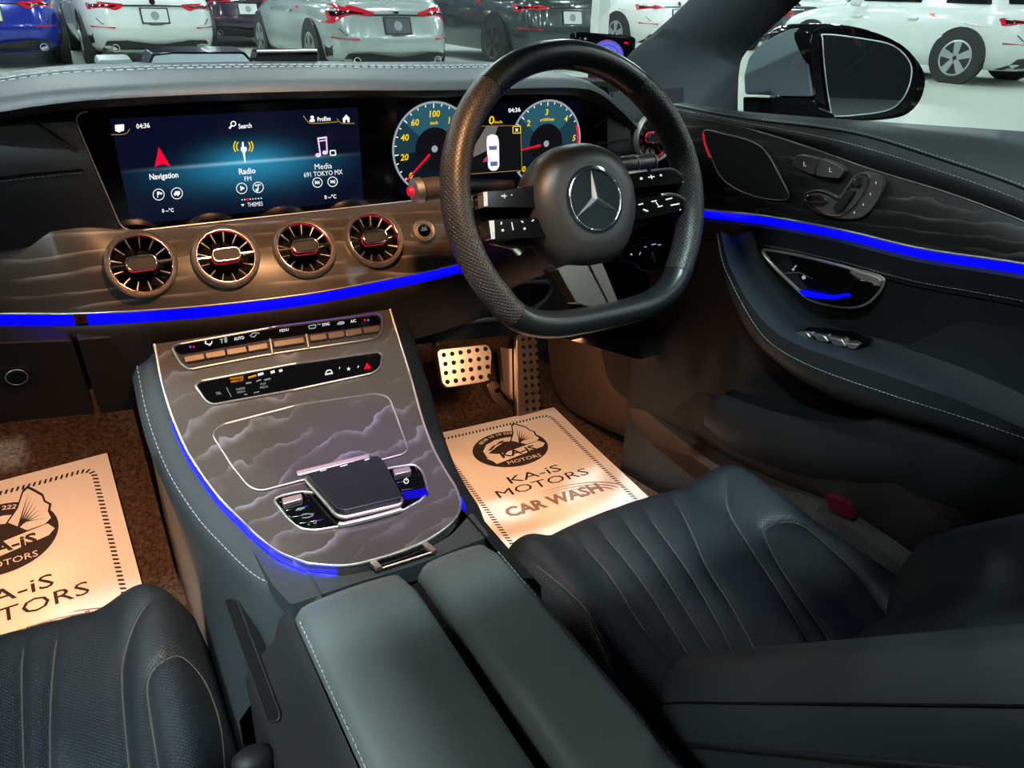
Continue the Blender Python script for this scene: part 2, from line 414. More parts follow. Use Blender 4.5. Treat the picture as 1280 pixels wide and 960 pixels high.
bn = [[V((x*(.86-.05*k), 1.62+.42*k, .955-.035*k-.018*k*k-.05*abs(x)**3)) for x in np.linspace(-1, 1, 13)] for k in np.linspace(0, 2.6, 9)]
struct('bonnet', g_grid(bn), pm('bonnet_white', '#cfd6d6', .2, coat=.5), 'white bonnet of the car ahead of the windscreen')
# right front pillar
Lp = cr([(905, -35), (868, 2), (832, 34), (803, 60), (790, 92), (792, 122)], 5); Rp = cr([(1040, -35), (1000, 2), (963, 36), (932, 66), (924, 90), (922, 140)], 5)
rows = []
for a, b in zip(Lp, Rp):
    A = onx(a, .70); B = onx(b, .755); m_ = (A+B)/2
    d = (CAM-m_).normalized(); rows.append([A+V((.05, .10, -.02)), A, A.lerp(B, .3)+d*.020, A.lerp(B, .7)+d*.022, B, B+V((.06, .08, 0))])
o = struct('trim_1', g_grid(rows), pm('pillar_cloth', '#24282a', .85, spec=.15, bump=('noise', 500, .2)), 'dark fabric covered windscreen pillar beside the driver door', smooth=60)

# ================================================================== dashboard
dash = thing('dashboard', 'dark leather dashboard with wide twin display and wood trim', 'dashboard', (0, 1.0, .75))
# --- upper pad with overhanging lip (lip traced in pixels on the plane above the displays)
lip_px = [(-260, 175), (-120, 152), (0, 134), (40, 127), (100, 119), (180, 114), (280, 110), (420, 107), (540, 107), (640, 105), (700, 104), (735, 107), (757, 116), (776, 129), (800, 148), (822, 170), (842, 200)]
lip = [ony(p, .955) for p in cr(lip_px, 5)]
prof = [(.045, -.020), (.004, -.013), (-.007, -.005), (-.004, .003), (.015, .007), (.06, .010), (.12, .012), (.18, .0125), (.24, .009), (.30, -.004), (.38, -.035), (.46, -.07)]
rows = []
for P in lip:
    bow = .30*max(0, -.15-P.x)**1.3+.28*max(0, P.x-.47)
    rows.append([V((P.x, P.y+bow+dy, P.z+dz*(1 if dy < .25 else 1))) for dy, dz in prof])
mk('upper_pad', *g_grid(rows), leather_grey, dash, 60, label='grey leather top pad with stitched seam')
tube('seam', [r[6]+V((0, -.006, .0002)) for r in rows], .0012, leather, dash)
stitch([r[6]+V((0, -.018, .0008)) for r in rows[10:]], thread, dash, .011, .007, .0006)
stitch([r[6]+V((0, .012, .0008)) for r in rows[10:]], thread, dash, .011, .007, .0006)
# deck below the windscreen with defroster slots
mk('deck', *g_grid([[V((x, y, z)) for x in (-.76, -.3, 0, .3, .74)] for y, z in ((1.12, .955), (1.30, .972), (1.48, .962), (1.6, .93))]), plastic, dash)
for i in range(5):
    y = 1.26+i*.028
    mk('defroster_slat', *slab(-.70, -.16, y, y+.010, .972, .979-.002*abs(i-1)), matte, dash)
# --- black backing behind the displays, hood underside
mk('display_recess', *slab(-.21, .575, 1.008, 1.05, .835, 1.0), matte, dash)
# --- left leather face
def lface(x, z): return .992+.20*max(0, -.30-x)+.012*math.sin((z-.86)/.13*math.pi)*-1
rows = [[V((x, lface(x, z), z)) for x in np.linspace(-.75, -.1515-.0255*(z-.853)/.137, 20)] for z in np.linspace(.85, 1.005, 12)]
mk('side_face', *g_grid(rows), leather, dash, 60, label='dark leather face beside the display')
lf = Plane((0, .9788, 0), (0, -1, 0))
tube_px('seam', cr([(-30, 226), (0, 221), (60, 215), (104, 211)], 5), lf, .0012, matte, dash)
tube_px('seam', cr([(8, 128), (30, 142), (60, 163), (98, 187)], 5), lf, .0012, matte, dash)
P_ = [lf.hit(p)[0] for p in cr([(-30, 232), (0, 227), (60, 220), (104, 216)], 5)]; stitch([p+V((0, -.0003, 0)) for p in P_], pm('dark_thread', '#3c4143', .7), dash, .005, .0035, .0005)
# --- right pod
rows = [[V((x, .985+.10*(x-.55)+.012*((z-.87)/.1)**2, z)) for x in np.linspace(.545, .74, 14)] for z in np.linspace(.74, .985, 14)]
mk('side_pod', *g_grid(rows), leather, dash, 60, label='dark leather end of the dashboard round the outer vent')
pp = Plane((0, .978, 0), (0, -1, 0))
tube_px('seam', cr([(744, 180), (762, 178), (786, 174)], 4), pp, .0012, matte, dash)
tube_px('seam', cr([(745, 158), (756, 148), (764, 132), (765, 116)], 4), pp, .0012, matte, dash)
# --- display glass
gout = [V((p[0], 1.0, p[1])) for p in rnd([(-.150, .853), (.552, .853), (.552, .994), (-.1755, .990)], .016, 6)]
glass = mk('display_glass', *g_prism(gout, (0, 1, 0), .008), glass_black, dash, 40, label='wide black glass panel with rounded corners')
edge = [p+V((0, -.0005, 0)) for p in gout]
k0 = min(range(len(edge)), key=lambda i: abs(edge[i].x-.25)+10*(edge[i].z > .9))
tube('glass_edge', [p for p in edge[21:28]]+edge[0:7]+[V((.25, .9995, .853)), V((.552, .9995, .853))], .0013, satin, glass)
DS = Plane((0, .9992, 0), (0, -1, 0))
def screen_mat(name, cx, cz, hw, hz, amt):
    m = bpy.data.materials.new(name); m.use_nodes = True; nt = m.node_tree; b = nt.nodes['Principled BSDF']; L = nt.links.new
    b.inputs['Base Color'].default_value = (0, 0, 0, 1); b.inputs['Roughness'].default_value = .12
    tc = nt.nodes.new('ShaderNodeTexCoord'); sp = nt.nodes.new('ShaderNodeSeparateXYZ'); L(tc.outputs['Object'], sp.inputs[0])
    def math_(op, a, b_=None):
        n = nt.nodes.new('ShaderNodeMath'); n.operation = op
        for i, q in enumerate((a, b_)):
            if q is None: continue
            if isinstance(q, (int, float)): n.inputs[i].default_value = q
            else: L(q, n.inputs[i])
        return n.outputs[0]
    u = math_('DIVIDE', math_('SUBTRACT', sp.outputs[0], cx), hw); v = math_('DIVIDE', math_('SUBTRACT', sp.outputs[2], cz), hz)
    gx = math_('POWER', 2.718, math_('MULTIPLY', math_('MULTIPLY', u, u), -3.4))
    below = math_('POWER', 2.718, math_('MULTIPLY', math_('MULTIPLY', v, v), -5.0))
    above = math_('POWER', 2.718, math_('MULTIPLY', math_('ADD', math_('MULTIPLY', math_('MULTIPLY', v, v), 11.0), math_('MULTIPLY', math_('MULTIPLY', u, u), 9.0)), -1.0))
    isup = math_('GREATER_THAN', v, 0.0)
    g1 = math_('MULTIPLY', math_('MULTIPLY', gx, below), math_('SUBTRACT', 1.0, isup)); g2 = math_('MULTIPLY', above, isup)
    gl = math_('MULTIPLY', math_('ADD', g1, g2), amt)
    line = math_('MULTIPLY', math_('MULTIPLY', math_('POWER', 2.718, math_('MULTIPLY', math_('MULTIPLY', v, v), -900.0)), gx), .55*amt)
    mx = nt.nodes.new('ShaderNodeMixRGB'); mx.inputs[1].default_value = (.003, .004, .016, 1); mx.inputs[2].default_value = (*lin('#2c93bd'), 1)
    L(gl, mx.inputs[0])
    ad = nt.nodes.new('ShaderNodeMixRGB'); ad.blend_type = 'ADD'; L(mx.outputs[0], ad.inputs[1]); ad.inputs[2].default_value = (.45, .75, .85, 1); L(line, ad.inputs[0])
    L(ad.outputs[0], b.inputs['Emission Color']); b.inputs['Emission Strength'].default_value = 1.0
    return m
def scr(name, x0, x1, z0, z1, mat, label):
    o = [V((x, .9997, z)) for x, z in ((x0, z0), (x1, z0), (x1, z1), (x0, z1))]
    return mk(name, *g_prism(o, (0, 1, 0), .0004), mat, dash, 0, label=label)
disp = scr('centre_display', -.139, .150, .861, .981, screen_mat('menu_screen', .006, .923, .145, .060, .80), 'lit centre display showing navigation, radio and media menu')
clus = scr('instrument_display', .203, .499, .861, .976, em('cluster_screen', '#060812', .8), 'lit instrument display with two round dials')
# --- centre display content (pixels)
S = -.083
def dt(s, c, h, mat=e_white, asp=.92, b=.03, par=None): text_px(s, c, h, DS, mat, par or disp, slope=S, asp=asp, lean=-.12, bold=b, off=.0009)
def da(polys, mat=e_white, par=None, off=.0009, name='symbol'): art(name, polys, DS, mat, par or disp, off)
dt('04:36', (179, 160), 6.0); dt('Search', (306.5, 160), 6.0, asp=.74); dt('Profiles', (405, 151), 5.4, asp=.74)
dt('Navigation', (205, 223), 7.2, asp=.85); dt('Radio', (309, 217), 7.2); dt('FM', (310, 226), 6.0); dt('Media', (404, 211), 7.2); dt('691 TOKYO MX', (404, 219.5), 6.2, asp=.80)
dt('0 --°C', (210, 265), 4.6); dt('0 --°C', (413, 248), 4.6); dt('THEMES', (319, 257.5), 5.2, asp=.74)
da([rnd([(143.5, 156), (155, 155), (155, 163.5), (151, 164), (149, 166), (147, 164.3), (144, 164)], 1.5)])
da(linep(cr([(139, 168), (150, 168), (158, 166.5), (162, 161)], 4), 1), e_gold)
da(linep([(272, 152), (327, 149), (328, 162), (273, 164), (272, 152)], .7), e_navy)
da(ringp((291.5, 154.5), 2.2, 3.6)+linep([(289.3, 157), (286.5, 160.5)], 2.4))
da([circ((390, 146.5), 2.3, 10), rnd([(386.5, 152.5), (387, 149), (393, 148.5), (393.5, 152)], 1.5)])
da([[V(p) for p in ((428, 148.5), (432.6, 143), (437, 147.8), (436.5, 148.5), (436.8, 152.8), (434.2, 153), (434, 149.5), (431.3, 149.6), (431.4, 153.1), (428.8, 153.2))]])
da(linep(cr([(379, 144.5), (383, 150), (388, 154), (405, 153.5), (422, 152)], 4), 1.1)+linep(cr([(421, 148), (425, 153), (432, 154.5), (443, 154)], 4), 1.0), e_gold)
da([[V(p) for p in ((198.3, 183.5), (212.8, 207.5), (202.5, 204.8), (193.2, 208.8))]], e_red)
for c, r in (((198.2, 243), 7.4), ((221, 241.5), 7.4), ((302, 235.3), 7), ((322.5, 234), 7), ((396.5, 228), 6.4), ((415.5, 227), 6.4)): da(ringp(c, r-.9, r))
da([[V(p) for p in ((300, 232), (306, 235), (300.6, 238.5))]])
da([circ((321, 237.5), 1.9, 8)]+linep([(322.6, 237), (322, 230.5), (325.5, 231)], 1.4)+[circ((319.6, 231.5), 1.2, 8)])
da([[V(p) for p in ((196, 239.5), (199.5, 239.2), (199.2, 243), (197.3, 243.5), (197.5, 247), (196.6, 247))], circ((201.2, 241.6), 1.5, 8)])
da([rnd([(216.8, 243.5), (219, 238.6), (221.5, 239), (224.5, 238.3), (225, 242), (222, 245.5), (221, 243), (218.5, 244.8)], 1)])
for c in ((396.5, 228), (415.5, 227)):
    f = 1 if c[0] > 400 else -1
    da([[V((c[0]-2.6*f, c[1]-2.4)), V((c[0]+.2*f, c[1])), V((c[0]-2.6*f, c[1]+2.4))], [V((c[0]-.2*f, c[1]-2.4)), V((c[0]+2.4*f, c[1])), V((c[0]-.2*f, c[1]+2.4))]]+linep([(c[0]+2.6*f, c[1]-2.4), (c[0]+2.6*f, c[1]+2.4)], .9))
da([circ((302.5+i*3.4, 249.6-i*.28), .85, 8) for i in range(8) if i != 2]); da([circ((309.3, 249), 1.7, 8)], e_red)
da([[V(p) for p in ((301, 255.2), (305.3, 254.8), (303.3, 258))]])
# microphone and waves, music note
da([rnd([(302.3, 177), (304.2, 176.8), (305, 184.5), (302, 184.8)], .8), rnd([(300.6, 184), (307.8, 183.4), (308.5, 187), (306, 191.5), (303.6, 191.7), (300.8, 187.8)], 1), rnd([(303.4, 191), (306, 190.8), (307, 203), (305.6, 203.2)], .6)])
arcs = []
for rr, a0 in ((9, .75), (12.5, .62)):
    for s in (0, math.pi): arcs += linep([(304+rr*math.cos(s+t)*.95, 183+rr*math.sin(s+t)*.9) for t in np.linspace(-a0, a0, 9)], 1.5)
da(arcs, e_yellow)
da([circ((397.5, 193.8), 3.6, 14, 2.6), circ((406, 190.6), 3.4, 14, 2.6)]+linep([(400.2, 193.5), (397.2, 172.6)], 1.7)+linep([(408.7, 190.5), (407.6, 171.6)], 1.7)+linep([(396.4, 173), (408.4, 171.4)], 2.2)+linep([(396.9, 176.6), (408.5, 175)], 1.4), e_pink)
da(linep([(412.3, 188.3), (418.7, 187.8), (419.5, 193.6), (413, 194), (412.3, 188.3)], 1.4), e_white)
# --- instrument dials (true circles on the display)
def dial(cpx, R, parent):
    c = DS.hit(cpx)[0]
    return c, (lambda a, r: V((c.x+r*math.cos(a), .9988, c.z+r*math.sin(a))))
def ann(name, f, r1, r2, a0, a1, mat, parent, n=40, y=0):
    A = [f(a0+(a1-a0)*i/n, r1)+V((0, y, 0)) for i in range(n+1)]; B = [f(a0+(a1-a0)*i/n, r2)+V((0, y, 0)) for i in range(n+1)]
    return mk(name, *g_grid([A, B]), mat, parent, 0, recalc=False)
dial_mats = [em('dial_teal', '#2f6472', .8), em('dial_mid', '#234250', .8), em('dial_dark', '#101c26', .8)]
R0 = .0625
def txt_d(s, P, h, mat, par): text3(s, P, (1, 0, .0), (0.12, 0, 1), h, mat, par, .03)
for which, cpx in (('km', (543, 186)), ('rpm', (682.5, 179.5))):
    c, f = dial(cpx, R0, clus); D = math.radians
    a_lo, a_hi = (D(-128), D(90)) if which == 'km' else (D(-128), D(8))
    a_lo, a_hi = D(232), D(-52)
    ann('dial_face', f, .0, R0*.96, D(-5), D(185), dial_mats[1], clus, 40, .0002)
    ann('dial_face', f, .0, R0*.96, D(40), D(140), dial_mats[0], clus, 30, .0001)
    ann('dial_face', f, .0, R0*.96, D(185), D(355), dial_mats[2], clus, 40, .0002)
    ann('dial_ring', f, R0*.955, R0, D(-50), D(230), e_grey, clus, 60)
    ann('dial_centre', f, 0, R0*.46, 0, D(360), e_dark, clus, 40, -.0001)
    ann('needle_hub', f, 0, R0*.075, 0, D(360), e_grey, clus, 16, -.0005)
    N = 13 if which == 'km' else 11
    tk = []
    for i in range(25):
        a = a_lo+(a_hi-a_lo)*i/24; r1 = R0*(.86 if i % 4 == 0 else .90); w_ = .0007
        t = V((-math.sin(a), 0, math.cos(a)))*w_; tk.append(([f(a, r1)-t, f(a, R0*.95)-t, f(a, R0*.95)+t, f(a, r1)+t], [(0, 1, 2, 3)]))
    mk('tick_marks', *merge([(vv, ff) for vv, ff in tk]), e_white, clus, 0, recalc=False)
    if which == 'km':
        labs = [('0', 222, .80), ('20', 190, .74), ('40', 158, .76), ('60', 128, .74), ('100', 90, .74), ('140', 52, .74)]; na = 222
        txt_d('km/h', f(D(90), R0*.52), .0042, e_yellow, clus)
    else:
        labs = [('0', 222, .82), ('1', 182, .78), ('2', 136, .72), ('3', 92, .72), ('4', 46, .76), ('5', 6, .80)]; na = 188
        txt_d('x1000/min', f(D(90), R0*.52), .0042, e_yellow, clus)
        ann('red_zone', f, R0*.90, R0*.955, D(-40), D(24), e_red, clus, 20, -.0002)
    for s, a, rr in labs:
        p = f(D(a), R0*rr); txt_d(s, p-V((0, .0003, .0040)), .0085, e_yellow, clus)
    a = D(na); t = V((-math.sin(a), 0, math.cos(a)))
    q = [f(a, R0*.16)-t*.0016, f(a, R0*.95)-t*.0009, f(a, R0*.95)+t*.0009, f(a, R0*.16)+t*.0016]
    mk('needle', [p+V((0, -.0006, 0)) for p in q], [(0, 1, 2, 3)], e_red, clus, 0, recalc=False)
dt('04:36', (643, 140), 5.4, par=clus)
text_px('0', (613.5, 155), 10.5, DS, e_yellow, clus, bold=.02, lean=.1, off=.0012); text_px('km/h', (622.5, 154), 3.6, DS, e_yellow, clus, bold=.02, off=.0012)
da([[V(p) for p in ((592, 157.8), (651, 157), (652, 214), (585, 218))]], em('camera_view', '#17181c', .7), clus, .0011, 'camera_view')
da([[V(p) for p in ((607, 158), (622, 157.6), (612, 186), (592, 196), (588, 190))]], em('camera_floor', '#8a8784', .6), clus, .0013, 'camera_view')
da(linep([(592, 157.6), (650, 156.5), (652, 212.6), (585, 217.4)], .8), e_gold, clus, .0014)
da(linep([(640.5, 158), (650, 157.6), (650, 166), (640.5, 166.3), (640.5, 158)], 1.1), e_yellow, clus, .0016); text_px('x', (645.3, 164), 5.5, DS, e_white, clus, bold=.04, off=.0016)
da([rnd([(608, 170), (614, 167.4), (621, 169), (623, 176), (623.5, 208), (620, 212.8), (613, 213.2), (609.5, 209), (607.5, 178)], 2.5)], e_white, clus, .0016, 'car_picture')
da([[V(p) for p in ((610, 182.5), (620.5, 182), (620, 187), (611, 187.3))], [V(p) for p in ((612, 202), (621, 201.4), (621, 207), (612.6, 207.5))]], em('picture_glass', '#6d7aa6', .8), clus, .0019, 'car_picture')
da([[V(p) for p in ((609, 194), (609.6, 200.5), (603, 203), (604, 199))]], em('picture_door', '#d04468', .8), clus, .0019, 'car_picture')
da([rnd([(584.5, 229.6), (589.6, 229), (589.6, 234.6), (584.5, 235)], 1)], e_cyan, clus, .0012)
da(linep(cr([(613, 232.5), (614, 228.5), (618, 227), (621.5, 229), (621.8, 231.4)], 3), 1.1)+linep([(615, 231), (620, 230)], 1), e_white, clus, .0012)
# --- wood fascia
st_px = [(-420, 392), (-280, 398), (-140, 399), (0, 392), (90, 392), (200, 386.5), (300, 377.5), (400, 364.5), (500, 345.5), (568, 330.5), (640, 312)]
ST = [onz(p, .772) for p in cr(st_px, 6)]
ST = [p for p in ST if p.x > -.75]
def fas_top(x):
    return V((x, .992, .872 if x < -.26 else .866-.012*sstep(-.19, -.13, x) if x > -.2 else .869)) if True else None
rows = []
for j in range(11):
    t = j/10; r = []
    for B in ST:
        A = V((B.x, max(.994, B.y+.02) if B.x < -.2 else .994, .872-.019*sstep(-.20, -.12, B.x)))
        p = A.lerp(B, t); nn = (A-B).normalized().cross(V((1, 0, 0))); nn = nn if nn.y < 0 else -nn
        r.append(p+nn*.010*math.sin(math.pi*t))
    rows.append(r)
tube('trim_edge', [p+V((0, -.001, .0)) for p in ST], .0014, satin, dash)
def strip_piece(pts):
    A = [p+V((0, -.0012, -.002)) for p in pts]; B = [p+V((0, .004, -.0165)) for p in pts]; C_ = [p+V((0, .02, -.0165)) for p in pts]; D_ = [p+V((0, .02, -.002)) for p in pts]
    return g_grid([A, B, C_, D_, A])
sx = -.222
mk('ambient_light_strip', *strip_piece([p for p in ST if p.x > sx]), blue_led, dash, label='glowing blue light strip')
mk('ambient_light_strip', *strip_piece([p for p in ST if p.x < sx+.004]), blue_led, dash, label='glowing blue light strip')
# --- lower dashboard below the strip
rows = [[p+V((0, dy, dz)) for p in ST] for dy, dz in ((.003, -.0168), (.000, -.022), (.002, -.035), (.016, -.075), (.035, -.115))]
mk('lower_face', *g_grid(rows), plastic_brown, dash, 60)
# glove box door with lock
LG = Plane((0, .985, .70), (0, -1, -.25))
gb = rnd([(-330, 432), (88, 418), (118, 511), (40, 518), (-320, 560)], 5, 3)
glove = plate('glovebox_door', gb, LG, .012, plastic_brown, dash, base=-.02, bevel=.002)
gb2 = rnd([(95, 417), (172, 411), (166, 505), (124, 511)], 4, 3)
plate('glovebox_panel', gb2, LG, .012, plastic_brown, dash, base=-.02, bevel=.002)
plate('lock_plate', rnd([(-60, 453), (34, 450), (38, 468.5), (-60, 473)], 2, 2), LG, .014, plastic, glove, base=.010)
P, n = LG.hit((19.5, 461)); mk('lock_button', *g_lathe(P+n*.013, n, [(.0115, 0), (.0115, .003), (.0095, .004), (.009, .002), (.004, .002), (.004, .0035), (.0, .0035)], 24), gloss, glove)
tube('lock_ring', [P+n*.0165+(V((1, 0, 0))*math.cos(a)+V((0, -.25, .97))*math.sin(a))*.0108 for a in np.linspace(0, 6.2, 24)], .0007, satin, glove)
# knee panel under the steering column with framed pocket
KP = Plane((0, 1.0, .68), (0, -1, .20))
plate('knee_panel', rnd([(490, 400), (600, 350), (800, 300), (830, 440), (800, 450), (678, 415), (505, 432)], 6, 3), KP, .0, plastic_brown, dash, base=-.03)
kf = rnd([(578, 352), (690, 352), (684, 372), (662, 388), (640, 396), (580, 402), (567, 398), (565, 388)], 9, 4)
tube_px('pocket_frame', kf, KP, .0042, pm('warm_grey_plastic', '#5a534d', .5), dash, .002, True, 8)
plate('pocket', kf, KP, .001, matte, dash)
# --- air vents
def vent(c, n, R, parent, flat=1.0, glow=1):
    n = V(n).normalized(); u = V((1, 0, 0)); u = (u-n*u.dot(n)).normalized(); v = n.cross(u)
    if v.z < 0: v = -v
    root = mk('air_vent', *g_lathe(c, n, [(R*1.0, -.006), (R*1.0, .003), (R*.965, .0055), (R*.92, .004), (R*.885, .0015), (R*.87, -.004), (R*.87, -.012)], 48, False), satin, parent, 60, label='round turbine air vent with metal ring')
    mk('vent_well', *g_lathe(c, n, [(R*.88, -.002), (R*.86, -.026), (0.0001, -.026)], 40, False), matte, root, 60)
    tube('inner_ring', [c+n*.0012+(u*math.cos(a)+v*math.sin(a))*R*.845 for a in np.linspace(0, 2*math.pi, 49)[:-1]], .0011, chrome, root, True)
    for i in range(13):
        a = 2*math.pi*(i+.0)/13+.0
        d = u*math.cos(a)+v*math.sin(a); t = u*-math.sin(a)+v*math.cos(a)
        w0, w1 = .0004, .0009; r0, r1 = R*.52, R*.84
        q = [c+d*r0-t*w0-n*.006, c+d*r1-t*w1-n*.001, c+d*r1+t*w1-n*.001, c+d*r0+t*w0-n*.006]
        mk('vane', *g_prism(q, -n, .010), satin, root, 0)
    tube('glow_ring', [c-n*.004+(u*math.cos(a)+v*math.sin(a))*R*.855 for a in np.linspace(0, 2*math.pi, 41)[:-1]], .0007, red_led, root, True)
    hub = [c+u*x*R+v*z*R for x, z in rnd([(-.40, -.19), (.40, -.19), (.40, .19), (-.40, .19)], .19*R/R, 5)]
    h = mk('vent_hub', *g_prism(hub, n, .006, -.012), plastic, root, 40, .001)
    tube('hub_ring', [p+n*.006 for p in hub], .0016, chrome, root, True)
    tube('hub_glow', [p-n*.004 for p in hub], .0011, red_led, root, True)
    for s in (-1, 1):
        a = c+u*s*R*.40; b = c+u*s*R*.84; mk('hub_arm', *g_box((a+b)/2+n*.002, (b-a), v*.0022, n*.003), chrome, root, 0)
    return root
sty = interp(sorted([(p.x, p.y) for p in ST])[::4])
class Fascia:
    def frame(s, x):
        B = V((x, sty(x), .772)); A = V((x, max(.994, B.y+.02) if x < -.2 else .994, .872-.019*sstep(-.20, -.12, x)))
        n = (A-B).normalized().cross(V((1, 0, 0))); return A, B, (n if n.y < 0 else -n)
    def f(s, P):
        A, B, n = s.frame(P.x); d = A-B; t = min(max((A-P).dot(d)/d.dot(d), 0), 1); return (P-A).dot(n)-.010*math.sin(math.pi*t)
    def hit(s, p):
        r = ray(p); t = .5
        while s.f(CAM+r*t) > 0 and t < 2: t += .01
        a, b = t-.01, t
        for _ in range(20):
            m = (a+b)/2
            if s.f(CAM+r*m) > 0: a = m
            else: b = m
        P = CAM+r*b; return P, s.frame(P.x)[2]
FP = Fascia()
for px in ((177, 330.5), (282.5, 321.5), (380.5, 311), (467, 299.5)):
    P, n = FP.hit(px); vent(P+n*.0035, n+V((-.02, -.10, 0)), .0395, dash)
OV = Plane((0, .985, .9), (0, -1, 0))
vent(OV.hit((817, 171))[0]+V((0, -.004, 0)), (-.05, -1, .05), .038, dash)
VC = [FP.hit(px)[0] for px in ((177, 330.5), (282.5, 321.5), (380.5, 311), (467, 299.5))]
xs_ = np.linspace(min(p.x for p in ST), max(p.x for p in ST), 260); rows = []
for j in range(41):
    t = j/40; r = []
    for x in xs_:
        A, B, n = FP.frame(float(x)); r.append(A.lerp(B, t)+n*.010*math.sin(math.pi*t))
    rows.append(r)
va, fa = g_grid(rows)
fa = [f for f in fa if all(((va[f[0]]+va[f[2]])/2-c).length > .0365 for c in VC)]
mk('wood_trim', va, fa, wood_dash, dash, 60, label='open pore dark ash wood trim across the dashboard')
# start button
P, n = FP.hit((528.5, 290)); P = P+n*.002
sb = mk('start_button', *g_lathe(P, n, [(.0165, -.006), (.0165, .003), (.0150, .0045), (.0125, .003), (.0115, .001), (.0115, .0045), (.0105, .0055), (.0095, .0035), (.0001, .0035)], 32, False), satin, dash, 60, label='round metal start button')
mk('button_face', *g_lathe(P, n, [(.0092, .003), (.009, .0042), (.0001, .0042)], 24, False), gloss, sb)
for i, s in enumerate(('START', 'ENGINE', 'STOP')): text3(s, P+n*.0046+V((0, 0, .0022-.0026*i)), (1, 0, 0), (0, .28, .96), .0018, e_grey, sb)
# ================================================================== centre console
con = thing('center_console', 'centre console with dark ash wood panel, touchpad and grey leather armrest', 'console', (0, .6, .22))
gz_ = interp([(.50, .609), (.60, .614), (.66, .619), (.72, .632), (.78, .655), (.83, .682), (.87, .710), (.91, .742), (.95, .776)])
CS = Height(lambda x, y: gz_(y), .4, 1.6)
Lpx = [(193, 432), (203, 480), (215, 520), (232, 560), (250, 590), (275, 624), (300, 650), (325, 674), (350, 693), (385, 707)]
Bpx = [(430, 710), (470, 702), (520, 685), (555, 664), (572, 646)]
Rpx = [(576, 630), (569, 611), (556, 590), (540, 560), (526, 520), (512, 470), (498, 425), (487, 388)]
Lc = cr(Lpx, 4); Bc = cr([Lpx[-1]]+Bpx+[Rpx[0]], 4)[1:-1]; Rc = cr(Rpx, 4)
Tc = [V(Rpx[-1]).lerp(V(Lpx[0]), i/12) for i in range(1, 12)]
out = Lc+Bc+Rc+Tc
panel = plate('wood_panel', out, CS, .003, wood_con, con, k=10, base=-.010, c=(380, 560), smooth=50, label='dark ash wood console panel with wavy light grain')
tube_px('panel_edge', Lc+Bc+Rc, CS, .0016, satin, con, .003)
def edge3(pxs, off): return [CS.hit(p)[0]+V(off) for p in pxs]
LE = edge3(Lc, (0, 0, 0)); RE = edge3(Rc, (0, 0, 0)); BE = edge3(Bc, (0, 0, 0))
# blue light running below the panel edge
lp = [p+V((-.0015, 0, -.0075)) for p in LE[8:]]+[p+V((0, -.003, -.0075)) for p in BE[:3]]
tube('ambient_light_strip', lp, .0011, blue_edge, con, label='blue light glowing below the panel edge')
tube('ambient_light_strip', [p+V((.004, -.001, -.0075)) for p in RE[:4]][::-1], .0011, blue_edge, con, label='blue light glowing below the panel edge')
# flanks
def flank(E_, s):
    rows = []
    for i, p in enumerate(E_):
        xo = p.x+s*.010
        ext = .19*s if abs(p.x) < .19 else p.x
        rows.append([p+V((0, 0, -.006)), V((xo, p.y, p.z-.016)), V((xo+s*.012, p.y, p.z-.022)), V((xo+s*.020, p.y, p.z-.034)), V((s*.163, p.y, p.z-.11)), V((s*.164, p.y+.0, .40)), V((s*.166, p.y+.02, .215))])
    return rows
fl = flank([V((-.140, 1.25, .62)), V((-.142, 1.0, .70))]+LE, -1)
fl.append([V((q.x, .55, q.z)) for q in fl[-1]])
mk('console_flank', *g_grid(fl), door_leather, con, 50, label='dark leather side of the console')
stitch([r[2]+V((-.0006, 0, .0008)) for r in fl[2:-2]], thread, con, .0062, .004, .0005)
fr = flank([V((.120, 1.25, .62)), V((.120, 1.0, .70))]+RE[::-1], 1)
for r in fr:
    for k in (4, 5, 6): r[k].x = .143
fr.append([V((q.x, .50, q.z)) for q in fr[-1]])
mk('console_flank', *g_grid(fr), leather, con, 50, label='dark leather side of the console')
# front rim between wood panel and armrest
rim = [(300, 660), (345, 702), (385, 717), (430, 720), (475, 711), (525, 692), (565, 668), (590, 640), (612, 670), (520, 706), (440, 730), (364, 756), (340, 730)]
plate('console_rim', rnd(rim, 4, 2), Height(lambda x, y: .606, .4, 1.6), 0, leather_grey, con, base=-.02, k=1)
mk('release_plate', *g_patch(rnd([(466, 699), (528, 681), (542, 687), (478, 708)], 2, 3), Plane((0, 0, .612), (0, 0, 1)), 0, 1, -.008), gloss, con, 40)
for a, b in (((463, 700), (474, 711)), ((530, 680), (543, 690))):
    A = onz(a, .6125); B = onz(b, .6125); mk('plate_end', *g_box((A+B)/2, (B-A), (B-A).cross(V((0, 0, 1))).normalized()*.006, (0, 0, .004)), satin, con, 0)
A = onz((478, 710), .612); B = onz((541, 690), .612); tube('plate_edge', [A, B], .0012, satin, con)
